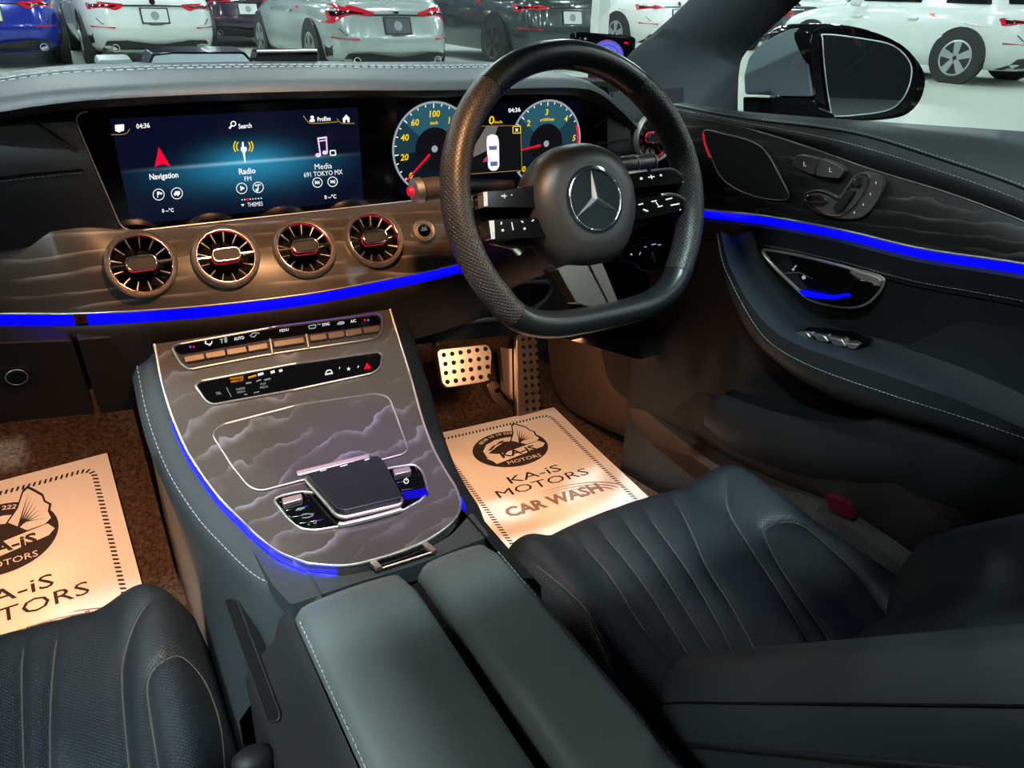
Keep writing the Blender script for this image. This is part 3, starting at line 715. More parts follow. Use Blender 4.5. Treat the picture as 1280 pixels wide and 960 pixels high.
# --- climate row
def csp(pts): return [V(p) for p in pts]
r1 = rnd([(214, 437), (222, 433), (340, 411.5), (472, 394.5), (477, 399), (477, 416), (470, 425.5), (337, 445), (236, 464.5), (227, 458)], 6, 4)
clim = plate('climate_panel', r1, CS, .0045, plastic, con, k=3, base=0, label='climate control strip with rocker buttons in metal frame')
tube_px('panel_frame', r1, CS, .0017, satin, clim, .0045, True)
plate('icon_strip', rnd([(218, 437), (225, 434.5), (340, 414), (470, 397), (474, 400), (475, 408), (340, 426), (226, 446), (221, 443)], 3, 3), CS, .0056, gloss, clim, k=3, base=.003)
for A0, A1, n in (((229, 449.5), (334, 431.5), 4), ((340, 430.5), (379, 424.5), 1), ((385, 423), (473, 410), 4)):
    for i in range(n):
        a = V(A0).lerp(V(A1), i/n+.004); b = V(A0).lerp(V(A1), (i+1)/n-.004)
        q = rnd([a+V((0, 0)), b, b+V((2.0, 8.0)), a+V((2.0, 8.0))], 1.5, 2)
        plate('rocker_button', q, CS, .0085, satin if False else pm('warm_metal', '#8f857a', .3, 1) if 'warm_metal' not in MATS else MATS['warm_metal'], clim, base=.003, bevel=.0012)
for x, y0, y1 in ((337, 427, 445), (382, 421, 438)):
    A, n = CS.hit((x, y0)); B, _ = CS.hit((x+3, y1)); tube('frame_bar', [A+n*.006, B+n*.006], .0017, satin, clim)
SC = -.165
def ct(s, c, h, mat=e_white, asp=1.0, off=.0062, par=None): text_px(s, c, h, CS, mat, par or clim, slope=SC, asp=asp, lean=-.2, off=off, bold=.02)
ct('AUTO', (299, 427.6), 3.8, asp=.85); ct('MENU', (355, 417.4), 3.6, asp=.85); ct('SYNC', (407, 410), 3.4, asp=.8); ct('A/C', (441, 406), 3.6, asp=.85)
def ca(polys, mat=e_white, par=None, off=.0063): art('symbol', polys, CS, mat, par or clim, off)
for x, y in ((240, 437), (457, 403.5)):
    ca([[V((x-4, y-1.2)), V((x-.3, y-1.6)), V((x-1.8, y+1.8))]], e_blue if x < 300 else e_red); ca([[V((x+.5, y+1)), V((x+4, y+.4)), V((x+2, y-2.4))]], e_red if x < 300 else e_blue)
ca(linep([(256, 432), (260, 433.5), (264, 433), (265, 429.5)], 1.3)+[circ((257, 430.3), 1.2, 8), circ((262, 434), 1.4, 8)])
ca(linep([(274.5, 427.5), (279, 427)], 1.2)+linep([(276.8, 427), (277.3, 432)], 1.6)+[rnd([(280, 425), (283.5, 424.4), (284, 431), (280.6, 431.5)], .5)], e_grey)
ca(linep(cr([(312, 423.3), (316, 419.6), (322, 419.4), (324, 420)], 3), 1.3)+linep([(313.5, 424), (318, 424), (320, 421)], 1.3), e_grey)
ca(linep([(385, 410.5), (394, 409), (393.5, 413), (386, 414), (385, 410.5)], 1.2)+linep([(396, 408.6), (400, 408.4)], 1), e_grey)
ca([rnd([(420, 408), (423, 405), (428, 404.4), (430.5, 406.5), (428, 408.6), (422, 409.2)], 1)], e_grey)
# --- second row
r2 = rnd([(244, 484), (250, 479), (365, 457.5), (472, 442), (477.5, 446), (475, 462), (466, 469), (365, 490.5), (266, 508.5), (257, 504)], 6, 4)
row2 = plate('control_panel', r2, CS, .0045, gloss, con, k=3, base=0, label='gloss black touch control strip in metal frame')
tube_px('panel_frame', r2, CS, .0017, satin, row2, .0045, True)
c2 = lambda s, c, h, mat=e_grey, asp=1: ct(s, c, h, mat, asp, .0056, row2)
a2 = lambda polys, mat=e_white: ca(polys, mat, row2, .0057)
c2('TEL', (273.5, 496), 3.2); c2('RADIO', (301, 490), 2.6); c2('MEDIA', (301.5, 494), 2.6); c2('MAP', (329, 484), 2.8); c2('MEDIA', (330, 488), 2.6)
c2('PASSENGER', (296, 476.4), 2.6, e_orange, .9); c2('AIRBAG OFF', (296.5, 480), 2.6, e_orange, .8)
a2(linep([(310, 475), (320, 472)], 2.4), e_orange); a2(linep([(322, 471.5), (329, 469.5)], 3)+linep([(338, 468.6), (343, 467)], 3.2)+linep([(348.5, 466.8), (352.5, 465.4)], 3), e_white)
a2(linep([(307, 482), (314, 481)], 1.6)+linep([(320, 479.5), (326, 477.5)], 1.4)+linep([(330, 478), (338, 476)], 1.6)+linep([(305, 496.4), (309, 495.6)], 1)+linep([(317, 494), (324, 492.6)], 1)+linep([(283, 487), (289, 499)], .8), e_grey)
a2(linep(cr([(406.5, 470.5), (408, 466.5), (412.5, 465.5), (414.5, 468.5)], 3), 1.3)+linep([(405.6, 471), (415.4, 469.3)], 1.8), e_white)
st_ = [V((435+ (2.8 if i % 2 == 0 else 1.1)*math.sin(i*math.pi/5), 464-(2.8 if i % 2 == 0 else 1.1)*math.cos(i*math.pi/5))) for i in range(10)]
a2([st_]); a2(linep([(423.5, 464), (424, 461.6)], 1)+linep([(446.5, 462.5), (447.4, 460)], 1.2)); a2([[V(p) for p in ((454, 465), (457.5, 456), (463.4, 463))]], e_red)
# --- storage lid with chrome outline and handle
lid = rnd([(265, 546), (276, 534), (372, 509), (470, 494.5), (486, 499), (497, 529), (510, 565), (504, 571), (408, 596), (326, 617.5), (311, 612), (290, 585)], 8, 4)
lido = plate('storage_lid', lid, CS, .0046, wood_con, con, k=6, base=.001, smooth=50, label='wood veneered sliding storage lid outlined in metal')
tube_px('lid_edge', lid, CS, .0012, satin, lido, .0046, True)
A, n = CS.hit((371, 598)); B, _ = CS.hit((461, 576)); mk('lid_handle', *g_box((A+B)/2+n*.007, (B-A), (B-A).cross(n).normalized()*.007, n*.004), satin, lido, 0, .001)
# --- touchpad, its button clusters
tray = rnd([(342, 628), (352, 623), (376, 618), (400, 620), (470, 600), (482, 589), (518, 584), (528, 592), (535, 617), (528, 628), (504, 642), (430, 661), (395, 667), (376, 665), (360, 652)], 7, 4)
tr = plate('control_tray', tray, CS, .0042, gloss, con, k=2, base=.001, label='black button tray on both sides of the touchpad')
tube_px('tray_edge', tray, CS, .0016, satin, tr, .0042, True)
def rr(P0, P1, P2, P3, r=2): return rnd([P0, P1, P2, P3], r, 2)
btn = lambda q, mat=gloss, th=.0062: plate('button', q, CS, th, mat, tr, base=.003, bevel=.0006)
lb = [(346, 627, 379, 619), (350, 636, 386, 629), (357, 644.5, 393, 638), (364, 653, 400, 647)]
for i, (x0, y0, x1, y1) in enumerate(lb): btn(rr((x0, y0), (x1, y1), (x1+6.5, y1+8), (x0+6, y0+8)))
rb = [(485, 591, 518, 586), (490, 600.5, 523, 595), (496, 610, 528, 604.5), (502, 620, 532, 614)]
for i, (x0, y0, x1, y1) in enumerate(rb): btn(rr((x0, y0), (x1, y1), (x1+4, y1+8.5), (x0+5, y0+8.5)), e_bluepad if i == 3 else gloss)
btn(rr((352.5, 631), (377, 625), (379, 632), (355, 638.5), 1.5), satin, .0105); btn(rr((490, 595), (511, 590.6), (514, 597), (493, 601.6), 1.5), satin, .0105)
tray_a = lambda polys, mat=e_white: ca(polys, mat, tr, .0068)
tray_a([rnd([(369, 644), (373, 640.6), (380, 639.4), (382, 640.6), (376, 643.4)], 1)], e_grey); tray_a(linep(cr([(377, 650.5), (380, 648.4), (385, 648), (392, 649), (386, 652.4), (378, 653)], 3), 1.2), e_grey); tray_a(ringp((394, 658.4), 1.4, 2.4, 10), e_grey)
tray_a(ringp((507.4, 606.8), 2.4, 3.4, 14)+linep([(507.4, 606.5), (507.8, 602.6)], 1.1))
tray_a([circ((386.5, 661.5), 1.3, 6)], em('lit_green', '#30d060', .8))
pad = rnd([(382, 606), (470, 583), (479, 590), (502, 634), (500, 639), (432, 655), (421, 652)], 4, 4)
tp = plate('touchpad', pad, CS, .019, smooth_leather, con, k=2, base=.003, smooth=30, bevel=.0015, label='raised dark touchpad with metal rim')
base_ = [CS.hit(p)[0]+CS.hit(p)[1]*.009 for p in pad]
tube('touchpad_rim', [p for p in base_], .0026, satin, tp, True)
A, n = CS.hit((390, 617)); 
art('symbol', linep([(400, 604), (408, 602)], 1.2)+linep([(425, 598), (434, 595.6)], 1.6)+linep([(455, 590), (461, 588)], 1.8), CS, e_white, tp, .0195)
ft = [CS.hit(p)[0]+CS.hit(p)[1]*.0065 for p in cr([(424, 661), (433, 661), (470, 652), (502, 643)], 4)]
mk('front_bar', *g_tube(ft, .0030, False, 8), satin, tp, 60)
# --- armrest lids
def lidm(x0, x1, nm):
    rows = []
    for y in list(np.linspace(-.35, .50, 18))+[.525, .54, .548, .551]:
        e = .010*sstep(.51, .551, y)**2
        r = []
        for t in np.linspace(0, 1, 15):
            x = x0+(x1-x0)*t; d = min(t, 1-t)*(x1-x0)
            r.append(V((x, y, .622+.004*math.sin(math.pi*t)-e-.012*max(0, 1-d/.012)**2)))
        r = [V((x0, y, .585))]+r+[V((x1, y, .585))]; rows.append(r)
    rows.append([V((p.x, .5515, .585)) for p in rows[-1]])
    return mk(nm, *g_grid(rows), armrest_leather, con, 55, label='padded grey leather armrest lid')
lidm(-.101, .0095, 'armrest_lid'); lidm(.0225, .104, 'armrest_lid')
mk('armrest_gap', *slab(.005, .027, -.35, .548, .56, .596), matte, con, 0)
stitch([V((-.0995, y, .6135)) for y in np.linspace(.05, .535, 30)], thread, con, .0062, .004, .0006)
stitch([V((.1035, y, .613)) for y in np.linspace(.05, .535, 30)], thread, con, .0062, .0042, .0006)
# console box sides below the armrest with slot
rows = [[V((x, y, z)) for y in np.linspace(-.4, .56, 12)] for x, z in ((-.103, .606), (-.112, .60), (-.120, .575), (-.145, .555), (-.150, .545), (-.152, .40), (-.155, .215))]
mk('console_side', *g_grid(rows), plastic, con, 50)
rows = [[V((x, y, z)) for y in np.linspace(-.4, .56, 12)] for x, z in ((.106, .606), (.114, .60), (.120, .56), (.122, .215))]
mk('console_side', *g_grid(rows), leather, con, 50)
SLP = Plane((-.1325, .5, .565), (-.62, 0, .78))
slot = rnd([(281, 751), (297, 748), (352, 893), (350, 902), (337, 903)], 6, 4)
plate('storage_slot', slot, SLP, .0015, matte, con); tube_px('slot_rim', slot, SLP, .0012, plastic, con, .0015, True)

# ================================================================== steering wheel
WC = V((.341, .759, .898)); WT = .391
wu = V((1, 0, 0)); ww = V((0, math.sin(WT), math.cos(WT))); wn = V((0, -math.cos(WT), math.sin(WT)))
def W(a, b, c=0): return WC+wu*a+ww*b+wn*c
WP = Plane(WC, wn)
wheel = thing('steering_wheel', 'flat bottomed black leather steering wheel with chrome star badge', 'steering wheel', WC)
def rimc(a):
    x, y = .1685*math.cos(a), .1685*math.sin(a); fb = -.1455
    if y < -.10:
        t = (-.10-y)/(.1685-.10); y = -.10-(.1455-.10)*(1-(1-t)**1.8); x *= 1+.05*t*(1-t)*2
    return x, y
def rim_seg(a0, a1, mat, nm, lab, n=40, sc=1.0):
    rings = []
    for i in range(n+1):
        a = math.radians(a0+(a1-a0)*i/n); x, y = rimc(a); x2, y2 = rimc(a+.01); tx, ty = x2-x, y2-y; l = math.hypot(tx, ty)
        ox, oy = ty/l, -tx/l
        rings.append([W(x+ox*math.cos(k*math.pi/9-1.5708)*.0165*sc, y+oy*math.cos(k*math.pi/9-1.5708)*.0165*sc, math.sin(k*math.pi/9-1.5708)*.0205*sc) for k in range(18)])
    o = mk(nm, *g_loft(rings), mat, wheel, 50, label=lab); uv = o.data.uv_layers.new(name='UVMap')
    for lp_ in o.data.loops:
        i, k = divmod(lp_.vertex_index, 18); uv.data[lp_.index].uv = (i*abs(a1-a0)/n*math.pi/180*.168, k*.0065)
    return o
rim_seg(51.4, 127.6, smooth_leather, 'rim', 'smooth black leather upper rim')
rim_seg(128, 226, grip, 'grip', 'perforated leather grip')
rim_seg(226.4, 320, smooth_leather, 'rim', 'smooth black leather flat lower rim')
rim_seg(320.4, 411, grip, 'grip', 'perforated leather grip')
for a in (51.2, 127.8, 226.2, 320.2): rim_seg(a-.35, a+.35, matte, 'rim_seam', None, 1, .985)
# thumb bulges on grips
# hub
hubo = [(.0, .066), (-.030, .062), (-.055, .048), (-.072, .022), (-.076, -.005), (-.070, -.035), (-.055, -.062), (-.035, -.078), (0, -.083), (.035, -.078), (.055, -.062), (.070, -.035), (.076, -.005), (.072, .022), (.055, .048), (.030, .062)]
hubc = cr([(x, y, 0) for x, y in hubo], 4, True)
rings = [[W(p.x*s, -.006+(p.y+.006)*s, c) for p in hubc] for s, c in ((.90, -.045), (.99, -.02), (1.0, -.008), (.985, .002), (.94, .0105), (.86, .0175), (.76, .022), (.66, .0245), (.60, .0250))]
mk('airbag_cover', *g_loft(rings), pm('hub_leather', '#2b2a28', .42, spec=.4, bump=('voronoi', 900, .08)), wheel, 60, label='domed black airbag cover')
BC = (0, -.006)
mk('badge_disc', *g_lathe(W(*BC, .0245), wn, [(.040, 0), (.040, .001), (.036, .002), (.0355, .0008), (.0001, .0008)], 48, False), pm('badge_glass', '#1d2424', .12, spec=.5), wheel, 50)
tube('badge_ring', [W(BC[0]+.0362*math.cos(a), BC[1]+.0362*math.sin(a), .0258) for a in np.linspace(0, 2*math.pi, 65)[:-1]], .0017, chrome, wheel, True, 10)
vs_, fs = [], []
for k in range(3):
    a = math.radians(90+120*k); P0 = W(BC[0]+.0352*math.cos(a), BC[1]+.0352*math.sin(a), .0262); c_ = W(*BC, .0305)
    q = []
    for s in (-1, 1):
        b = a+s*math.pi/3; q.append(W(BC[0]+.0052*math.cos(b), BC[1]+.0052*math.sin(b), .0258))
    n0 = len(vs_); vs_ += [c_, P0, q[0], q[1]]; fs += [(n0, n0+2, n0+1), (n0, n0+1, n0+3)]
mk('star_emblem', vs_, fs, pm('star_chrome', '#d0d0d6', .3, 1), wheel, 0, label='chrome three pointed star')
# side spokes: black bars with switches
def bar(px, lab, off=.004): return plate('spoke', rnd(px, 3, 3), WP.off(-.006), .010+off, gloss, wheel, base=-.012, bevel=.002, label=lab)
sL = bar([(596, 242), (625, 240), (664, 234), (672, 262), (600, 262)], 'gloss black spoke with switches'); sL2 = bar([(603, 277), (664, 274), (682, 298), (607, 302)], 'gloss black spoke with switches')
sR = bar([(764, 222), (800, 217), (829, 215.5), (848, 227), (842, 232), (800, 236), (770, 241)], 'gloss black spoke with switches'); sR2 = bar([(776, 253), (822, 246), (838, 247.5), (855, 262), (848, 265), (800, 275), (774, 279)], 'gloss black spoke with switches')
back = plate('spoke_back', rnd([(596, 245), (660, 236), (700, 262), (770, 232), (850, 222), (858, 262), (800, 285), (740, 320), (690, 310), (605, 302)], 6, 3), WP.off(-.022), .0, matte, wheel, base=-.012)
WS = WP.off(.0)
for px in ([(596.5, 243), (602, 242.5), (602.5, 260.5), (598, 261)], [(604, 278.5), (610.5, 278), (611.5, 300.5), (607, 301)]): plate('chrome_cap', px, WP.off(-.006), .0146, satin, wheel, base=.0)
tube_px('chrome_trim', cr([(818, 246), (830, 245), (841, 248), (850, 255), (855, 262), (851, 265)], 3), WP.off(-.006), .0020, satin, wheel, .013)
tube_px('chrome_trim', cr([(806, 216), (829, 214), (840, 219), (847, 226), (844, 231)], 3), WP.off(-.006), .0018, satin, wheel, .013)
wa = lambda polys, par: art('symbol', polys, WP.off(-.006), e_white, par, .0148)
wa([circ((622, 247.4), .9, 6), circ((632, 246.5), 1.0, 6)]+linep([(619, 247.2), (622, 248.6)], 1.2)+linep([(620+.0, 247), (626, 248.6)], 0.1)+linep([(619.5, 247.5), (620.5, 247)], .1)+linep([(619.6, 248.2), (626.2, 247.6)], .9)+linep([(623, 245.2), (623.6, 251)], .9), sL)
wa(linep([(619, 283), (619.4, 279.6)], 1.6)+[circ((621, 290), 1.7, 8)]+linep([(632, 280), (634, 290)], 1.3)+linep([(644, 278.4), (646.4, 280.6)], 1.6)+[circ((648, 288), 1.6, 8)]+linep([(657, 279), (659.4, 277)], 1.5), sL2)
wa([circ((792.6, 226), 1.7, 8), circ((817, 222), 1.4, 8)]+linep([(801, 224.6), (809, 223.6)], 1.1)+linep([(804.4, 221.6), (806, 226.6)], 1.1), sR)
wa(linep([(789, 258.4), (795, 257)], 1.4)+linep([(805, 254.6), (811.6, 253.2)], 1.4)+linep([(810.6, 255), (814, 259.6)], 1)+linep([(813, 261), (819, 259.6)], 1.4)+linep([(823, 252), (831, 250)], 1.5)+linep([(829, 259), (840, 257)], 1.6)+linep([(795, 264), (801, 266.4)], 1.8)+[circ((841, 264.4), .9, 6)], sR2)
# lower spoke, two brushed pieces
LS = WP.off(-.004); spoke_steel = pm('spoke_steel', '#a0978e', .24, 1)
plate('lower_spoke', rnd([(692, 336), (703, 332), (729, 330), (758, 386), (738, 386), (716, 379)], 3, 3), LS, .008, spoke_steel, wheel, base=-.012, bevel=.003, label='brushed metal lower spoke')
plate('lower_spoke', rnd([(731.5, 330), (747, 326), (769, 380), (767, 386), (760.5, 387)], 2, 3), LS, .008, spoke_steel, wheel, base=-.012, bevel=.002, label='brushed metal lower spoke')
plate('lower_spoke_back', rnd([(684, 336), (750, 320), (776, 384), (758, 396), (714, 388)], 3, 3), WP.off(-.018), 0, matte, wheel, base=-.012)
# shift paddles behind the spokes
for px in ([(611, 304), (640, 302), (668, 297), (664, 305), (649, 320), (640, 311)], [(783, 214), (809, 211), (811, 216.5), (785, 221)]): plate('shift_paddle', rnd(px, 2, 3), WP.off(-.030 if px[0][0] < 700 else -.030), .0, satin, wheel, base=-.004, bevel=.001)

# ================================================================== steering column with stalks and light switch
col_ = thing('steering_column', 'black steering column shroud with control stalks behind the wheel', 'steering column', (.341, .98, .80))
rings = []
for k, (c, r) in enumerate(((-.046, .062), (-.07, .068), (-.12, .070), (-.20, .074), (-.27, .08))):
    rings.append([W(r*math.cos(a), -.012+r*.85*math.sin(a)-.02*k/4, c) for a in np.linspace(0, 2*math.pi, 33)[:-1]])
mk('shroud', *g_loft(rings), plastic_brown, col_, 60)
# left stalk: knob peeking past the wheel rim
ya = .84
A = ony((516, 239), ya); B = ony((552, 234), ya); C_ = ony((640, 233), ya)
mk('stalk', *g_tube([C_, B], [.008, .011], False, 16), plastic, col_, 60)
d = (A-B).normalized()
mk('stalk_grip', *g_tube([B, B+d*.006, A-d*.012], [.0115, .0135, .0135], False, 20), pm('stalk_grey', '#3a332e', .5), col_, 60)
mk('stalk_knob', *g_tube([A-d*.0115, A-d*.010, A-d*.001, A+d*.001], [.0125, .0150, .0150, .011], False, 24), satin, col_, 50, label='ribbed silver stalk end')
mk('stalk_button', *g_tube([A+d*.001, A+d*.006], [.006, .005], False, 16), red_led, col_, 50)
A = ony((762, 209), .86); B = ony((816, 203), .86)
mk('stalk', *g_tube([A+(A-B), A, A.lerp(B, .5), B], [.010, .012, .013, .012], False, 16), pm('stalk_black', '#2b2826', .4), col_, 60)
for t in (.55, .97):
    p = A.lerp(B, t); dd = (B-A).normalized(); tube('stalk_ring', [p+(V((0, 1, 0))*math.cos(a)+V((0, 0, 1))*math.sin(a))*.0132 for a in np.linspace(0, 2*math.pi, 21)[:-1]], .0009, satin, col_, True)
# light switch panel on the dashboard right of the column
LSW = Plane((0, .965, .8), (0, -1, .1))
lsw = plate('light_switch', rnd([(773, 313), (776, 309), (806, 301.5), (836, 300), (836, 316), (828, 330), (818, 337), (806, 338.5), (796, 335), (790, 327.5), (773, 326.5)], 4, 4), LSW, .006, gloss, dash, base=-.02, bevel=.001, label='gloss black light switch panel with rotary knob')
tube_px('switch_rim', rnd([(773, 313), (776, 309), (806, 301.5), (836, 300), (836, 316), (828, 330), (818, 337), (806, 338.5), (796, 335), (790, 327.5), (773, 326.5)], 4, 4), LSW, .0010, pm('dark_metal', '#5c5e60', .3, .9), lsw, .006, True)
P, n = LSW.hit((808, 319)); mk('rotary_knob', *g_lathe(P+n*.006, n, [(.015, 0), (.0145, .008), (.012, .009), (.0001, .009)], 32, False), plastic, lsw, 50)
mk('knob_grip', *g_box(P+n*.018, V((.006, 0, -.010)).normalized()*.022, V((.010, 0, .006)).normalized()*.004, n*.008), pm('knob_grey', '#777b7d', .35, .6), lsw, 0, .001)
la = lambda p: art('symbol', p, LSW, e_grey, lsw, .0068)
la([circ((786, 317), 1.4, 8)]+linep([(802, 308), (805, 307.4)], 1)+linep([(811, 305), (817, 304)], 1.2)+linep([(819, 305.4), (823, 305)], 1.2)+linep([(796, 318), (797.6, 314)], 1))
# ================================================================== pedals
def pedal(name, label, px, pl, holes, hr, cat='pedal'):
    t = thing(name, label, cat, pl.hit(px[0])[0])
    mk('pedal_plate', *g_patch(rnd(px, 7, 4), pl, .006, 1, -.006), steel, t, 40, .002, label='metal pedal plate with rubber studs')
    for q in holes:
        P, n = pl.hit(q); mk('rubber_stud', *g_lathe(P+n*.006, n, [(hr*1.25, -.001), (hr*1.1, .0015), (hr, .003), (hr*.2, .0033)], 12), rubber, t, 60)
    return t
BP = Plane((0, 1.30, .42), (0, -.88, .47))
hb = []
for r in range(4):
    for k in range(6): hb.append((554+k*10.4+r*1.3+(0 if r % 2 else -.6), 444-k*1.5+r*11.2))
bp_ = pedal('brake_pedal', 'metal brake pedal with rows of black rubber studs', [(544, 437), (608, 430), (614, 440), (612, 474), (604, 478), (557, 485), (551, 480)], BP, hb, .0042)
a, n = BP.hit((546, 437)); mk('pedal_arm', *g_tube([a+V((.01, .02, 0)), a+V((0, .04, .06)), a+V((0, .10, .25))], .009, False, 10), plastic_brown, bp_)
AP = Plane((0, 1.36, .26), (0, -.90, .43))
ha = []
for r in range(10):
    for k in range(3): ha.append((652+k*8.2+r*.62, 424.5+r*9.7-k*.8))
ap_ = pedal('accelerator_pedal', 'tall narrow metal accelerator pedal with rubber studs', [(643.5, 420), (651, 416), (670, 413), (675, 516), (645, 522)], AP, ha, .0040)
mk('side_web', *g_patch([(628, 434), (643, 436), (644, 500), (634, 488)], AP, -.012, 1, -.03), steel, ap_, 0)
BR = Plane((0, 1.45, .3), (0, -.95, .3))
brk = thing('pedal_bracket', 'stamped metal bracket between brake and accelerator pedals', 'bracket', BR.hit((615, 500))[0])
mk('bracket_arm', *g_patch(rnd([(603, 480), (612, 474), (622, 480), (634, 500), (638, 512), (622, 508), (612, 500)], 4, 3), BR, .02, 1, -.02), steel, brk, 40, .003)
mk('bracket_hole', *g_patch(circ((617, 487), 3.6, 14, 3), BR, .0205), matte, brk, 0)
# dead pedal carpet hump
# ================================================================== paper floor mats
def ppr(name, label, corners, org, U, Wv, emb):
    pass
FZ = .2215
PF = Plane((0, 0, FZ), (0, 0, 1))
class Sheet:                            # paper coordinates (metres, origin top right corner, x to the left negative, y down negative)
    def __init__(s, O, U, W_): s.O = O; s.U = U; s.W = W_
    def P(s, x, y, z=0):
        c = .0012*math.sin(x*9)+.001*math.sin(y*14+1)
        q = s.O+s.U*x+s.W*y+V((0, 0, .008+c+z)); q.z = max(q.z, FZ+.008+c+z); return q
def paper_mat(label, TR, TLdir, Rdir, wd, hg, pl=PF):
    h_ = lambda p: pl.hit(p)[0]
    O = h_(TR); U = (O-h_(TLdir)).normalized(); D = (h_(Rdir)-O); D = (D-U*D.dot(U)*.75).normalized()
    sh = Sheet(O, U, -D)
    t = thing('paper_floor_mat', label, 'paper mat', sh.P(-wd/2, -hg/2, -.008), 'printed paper floor mats')
    rows = [[sh.P(-wd+wd*i/24, -hg*j/24) for i in range(25)] for j in range(25)]
    low = [[p-V((0, 0, .0006)) for p in r] for r in rows]
    va, fa = g_grid(rows); vb, fb = g_grid(low)
    mk('sheet', *merge([(va, fa), (vb, [f[::-1] for f in fb])]), paper, t, 60, recalc=False)
    def pr(name, polys, mat, z=.0006):
        return mk(name, *merge([([sh.P(x, y, z) for x, y in p], [tuple(range(len(p)))]) for p in polys]), mat, t, 0, recalc=False)
    def tx(s, x, y, h, mat, asp=1, z=.0008, bold=.03, arc=None):
        vs_, fs = g_text(s, bold); o = []
        for v in vs_:
            if arc:
                R, a0 = arc; a = a0-v.x*h*asp/R; r = R+v.y*h; o.append(sh.P(x+r*math.cos(a), y+r*math.sin(a)*.82, z))
            else: o.append(sh.P(x+v.x*h*asp, y+v.y*h, z))
        return mk('lettering', o, fs, mat, t, 0, recalc=False)
    # rope border
    dash_ = []; m = .028; per = [(-wd+m, -hg+m), (-m, -hg+m), (-m, -m), (-wd+m, -m)]
    per = [tuple(p) for p in rnd(per, .02, 5)]
    pts = [V((p[0], p[1], 0)) for p in per]; pts.append(pts[0]); L = sum((b-a).length for a, b in zip(pts, pts[1:])); n = int(L/.0085); rs = resample(pts, n+1)
    for a, b in zip(rs, rs[1:]):
        d = (b-a); q = V((-d.y, d.x, 0)).normalized()*.0045
        dash_.append([tuple((a-q)[:2]), tuple((a+d*.45-q)[:2]), tuple((a+d*.85+q)[:2]), tuple((a+d*.4+q)[:2])])
    pr('rope_border', dash_, ink)
    cx, cy = -wd/2-.004, -.122; R = .086
    ell = lambda r, n=40, s=.82: [(cx+r*math.cos(2*math.pi*i/n), cy+r*s*math.sin(2*math.pi*i/n)) for i in range(n)]
    pr('emblem', [ell(R)], ink, .0007)
    pr('emblem', [[(cx+x*R, cy+y*R) for x, y in [(-.72, -.15), (-.70, .15), (-.50, .40), (-.2, .52), (.12, .52), (.35, .45), (.5, .2), (.4, -.2)]]], paper, .0009)
    wing_o = [(.12, .30), (.35, .62), (.50, 1.02), (.60, 1.10), (.72, .95), (.84, .78), (.86, .60), (.95, .48), (.90, .30), (.94, .10), (.80, -.02), (.45, -.05)]
    pr('wing', [[(cx+x*R, cy+y*R) for x, y in wing_o]], ink, .0010)
    sc_ = lambda p, f: [(.55+(x-.55)*f, .42+(y-.42)*f) for x, y in p]
    pr('wing', [[(cx+x*R, cy+y*R) for x, y in sc_(wing_o, .88)]], paper, .0012)
    fe = []
    for k in range(7):
        a = (.30+.02*k, .12+.02*k); b = (.60+.035*k, .92-.125*k)
        fe += [[(cx+R*a[0], cy+R*a[1]), (cx+R*(a[0]+.03), cy+R*(a[1]-.03)), (cx+R*b[0], cy+R*b[1])]]
    pr('feathers', fe, ink, .0014)
    pr('bird', [[(cx+x*R, cy+y*R) for x, y in q] for q in ([(-.62, .0), (-.30, .20), (-.02, .34), (.14, .30), (.24, .16), (.10, .16), (.08, .05), (.30, .02), (.1, -.08), (-.4, -.12)], [(-.35, .26), (-.12, .40), (.02, .42), (-.08, .33)], [(-.58, .12), (-.34, .30), (-.3, .26), (-.5, .1)])], ink, .0014)
    pr('banner', [[(cx+x*R, cy+y*R) for x, y in [(-.76, -.20), (-.50, -.10), (-.40, -.16), (.82, .02), (.92, -.14), (.80, -.26), (-.30, -.46), (-.62, -.52), (-.66, -.36)]]], paper, .0016)
    tx('KA-iS', cx+R*.10, cy-R*.34, .021, ink, 1.25, .0019, .05); tx('MOTORS', cx+R*.10, cy-R*.66, .0120, paper, 1.2, .0019, .0)
    tx('0538 10 10 222', cx, cy, .0105, paper, .95, .0019, .03, arc=(R*.80, math.radians(102)))
    tx('KA-iS', cx+.002, cy-.122, .026, ink, 1.5, bold=.006); tx('MOTORS', cx+.004, cy-.158, .026, ink, 1.45, bold=.006)
    tx('CAR WASH', cx-.002, cy-.222, .030, ink2, 1.0, bold=.06)
    for k in range(3):
        a = [(cx+.02+.13*math.sin(q)*(1-.09*k), cy-.235+.062*(1-.14*k)*math.cos(q)) for q in np.linspace(-.5, 1.35, 16)]
        pr('swoosh', [[(x, y), (x2, y2), (x2, y2-.003*i/8), (x, y-.003*i/8)] for i, ((x, y), (x2, y2)) in enumerate(zip(a, a[1:]))], ink2, .0007)
    return t
paper_mat('white printed paper mat on the driver footwell carpet below the pedals', (692, 513), (537, 548), (778, 607), .34, .46)
paper_mat('white printed paper mat on the passenger footwell carpet', (135, 571), (0, 606), (163, 722), .36, .46, Plane((-.4, 1.13, FZ), (0, -.342, .94)))

